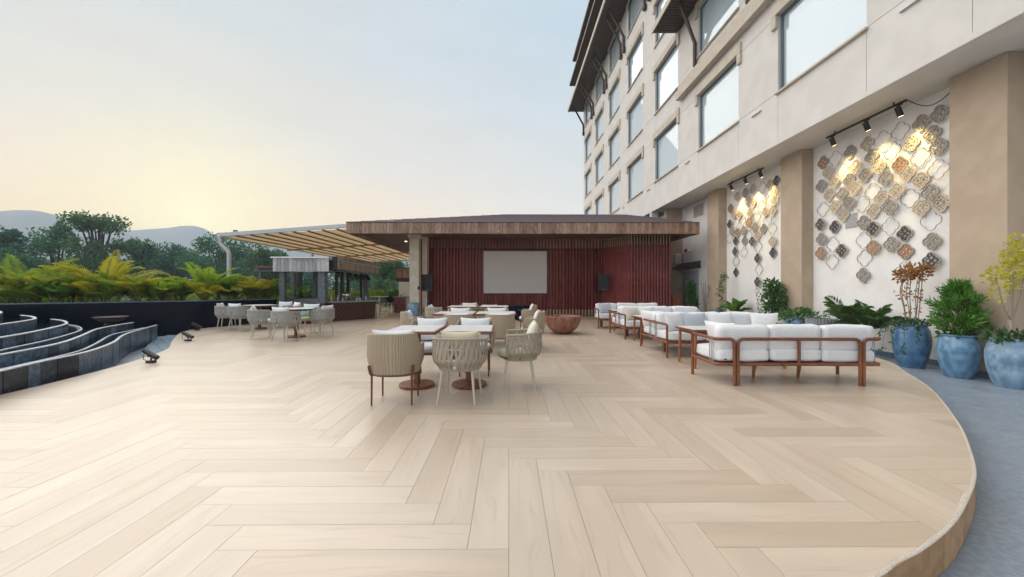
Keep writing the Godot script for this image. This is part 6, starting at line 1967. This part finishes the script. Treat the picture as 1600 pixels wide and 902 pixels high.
	pot(t, 0.28, 0.66, M.white_paint)
	lf = MB.new(); st = MB.new()
	for k in 12:
		var u := (k + 0.5) / 12.0
		clump(lf, Vector3(-0.05 - 0.12 * u, 0.66 + u * 1.05, 0.05 * sin(k * 2.0)), Vector3(0.19, 0.13, 0.19) * (1.05 - 0.4 * u), 90, 0.11, 0.05, r)
	st.tube([Vector3(0, 0.6, 0), Vector3(-0.15, 1.6, 0)], 0.02, 6)
	part("foliage", lf, M.leaf_green, t); part("stem", st, M.stem, t)
	t = thing("potted_shrub", "dark pot with thin dry stems beside the grey door's white bush", "potted plant", Vector3(7.55, GROUND, -14.9))
	pot(t, 0.20, 0.56, M.black_metal)
	lf = MB.new(); st = MB.new()
	for k in 5:
		var a := k * 1.3
		vine(lf, st, [Vector3(0, 0.5, 0), Vector3(cos(a) * 0.08, 1.0, sin(a) * 0.08), Vector3(cos(a) * 0.16, 1.55 + 0.1 * k * 0.5, sin(a) * 0.16)], 12, 0.05, r, 0.03)
	part("stems", st, M.stem, t); part("leaves", lf, M.leaf_brown, t)
	# blue urn by the pavilion's pillar
	t = thing("blue_urn", "pale blue glazed urn standing empty before the cream pillar", "urn", Vector3(-3.97, 0, -16.3))
	b = MB.new(); b.lathe(pot_profile(0.255, 0.66), 36); part("urn", b, M.blue_glaze_2, t)

func tree(label: String, at: Vector3, top: float, rx: float, crown_h: float, m: Material, sd: int, leaf: float, count: int, flat := false) -> void:
	var r := RandomNumberGenerator.new(); r.seed = sd
	var t := thing("tree", label, "tree", at, 0.0, "trees beyond the terrace")
	var tr := MB.new(); var cr := MB.new()
	var h := top - at.y
	var cb := h - crown_h
	tr.tube(smooth([Vector3.ZERO, Vector3(rx * 0.03, cb * 0.5, 0), Vector3(-rx * 0.02, cb, 0), Vector3(rx * 0.04, h - crown_h * 0.4, 0)], 4), [0.42, 0.40, 0.38, 0.36, 0.34, 0.31, 0.28, 0.25, 0.22, 0.18, 0.14, 0.10, 0.06], 9)
	var nc := 26 if not flat else 34
	for k in nc:
		var a := k * 2.399963 + r.randf() * 0.5
		var u := (k + 0.5) / nc
		var c: Vector3
		if flat:
			var lay := k % 3
			c = Vector3(cos(a) * rx * sqrt(u) * [0.75, 1.0, 0.85][lay], h - crown_h * [0.08, 0.36, 0.62][lay] * r.randf_range(0.8, 1.1), sin(a) * rx * sqrt(u))
		else:
			var v := r.randf()
			var w := sin(clampf(0.12 + v * 0.78, 0, 1) * PI)
			c = Vector3(cos(a) * rx * 0.86 * w * sqrt(u), h - crown_h * 0.08 - crown_h * (1.0 - v) * 0.86, sin(a) * rx * 0.86 * w * sqrt(u))
		if not flat or k % 3 == 0: tr.tube([Vector3(0, minf(cb + (c.y - cb) * 0.35, c.y), 0), Vector3(c.x * 0.55, c.y - crown_h * 0.10, c.z * 0.55), c], [0.13, 0.07, 0.02], 5, false)
		var cs := Vector3(rx * 0.28, crown_h * (0.09 if flat else 0.13), rx * 0.28) * r.randf_range(0.7, 1.25)
		clump(cr, c, cs, count / nc, leaf, leaf * 0.6, r, 0.4, 0.42)
	part("trunk", tr, M.bark, t)
	part("crown", cr, m, t)

func trees() -> void:
	# px of the middle, top row, half width in px, distance, crown height share, leaf, flat
	var spec := [
		[8, 352, 42, 38.0, 0.78, "leaf_far_c", false, "dark open crowned tree against the hills beyond the fountain"],
		[96, 349, 48, 44.0, 0.85, "leaf_far", false, "broad rounded tree standing before the flat topped one"],
		[160, 340, 34, 40.0, 0.80, "leaf_far_b", true, "tallest flat topped tree on the skyline with airy boughs"],
		[222, 376, 34, 52.0, 0.9, "leaf_far", false, "mid sized tree below the far blue ridge"],
		[276, 384, 40, 54.0, 0.9, "leaf_far_c", false, "low round tree between the ridge and the wide crowned tree"],
		[352, 367, 62, 47.0, 0.85, "leaf_far", false, "wide crowned tree rising behind the pergola's corner post"],
		[418, 385, 40, 45.0, 0.9, "leaf_far_b", false, "rounded tree showing under the pergola canopy's edge"],
		[-70, 372, 46, 43.0, 0.9, "leaf_far", false, "tree at the edge of the woods beyond the fountain"],
		[30, 395, 40, 35.0, 0.9, "leaf_far", false, "low bushy tree in front of the dark open crowned one"],
		[470, 410, 44, 46.0, 0.9, "leaf_far_c", false, "tree seen between the kiosk's dark posts"],
		[612, 405, 34, 44.0, 0.9, "leaf_far_b", false, "tree behind the small white hut"],
		[555, 415, 40, 50.0, 0.9, "leaf_far", false, "tree behind the bar's row of thin posts"]]
	var i := 0
	for s in spec:
		var top := P(s[0], s[1], s[3])
		var rx: float = 1.15 * s[2] / F * s[3]
		var h := top.y + 6.0
		tree(s[7], Vector3(top.x, -6.0, top.z), top.y, rx, h * s[4] * 0.78, M[s[5]], 500 + i, 0.30, 8500 if not s[6] else 5200, s[6])
		i += 1
	var wb := MB.new()
	var r := RandomNumberGenerator.new(); r.seed = 15
	for k in 190:
		var px := lerpf(-260.0, 700.0, r.randf())
		var d := r.randf_range(58.0, 80.0)
		var c := P(px, r.randf_range(415.0, 448.0), d)
		clump(wb, c, Vector3(3.0, 1.8, 2.0), 95, 0.58, 0.34, r, 0.4, 0.4)
	var o := part("far_woodland", wb, M.leaf_far_c, null, true)
	tag(o, "far belt of dark woodland below the hills", "woodland")

func _ready() -> void:
	rng.seed = 1
	light_and_camera()
	palette()
	terrain()
	paving()
	deck()
	black_wall()
	hotel()
	pavilion()
	pergola()
	bar()
	fountain()
	back_area()
	ornaments()
	track_lights()
	furniture()
	trees()
	planting()
	potted()
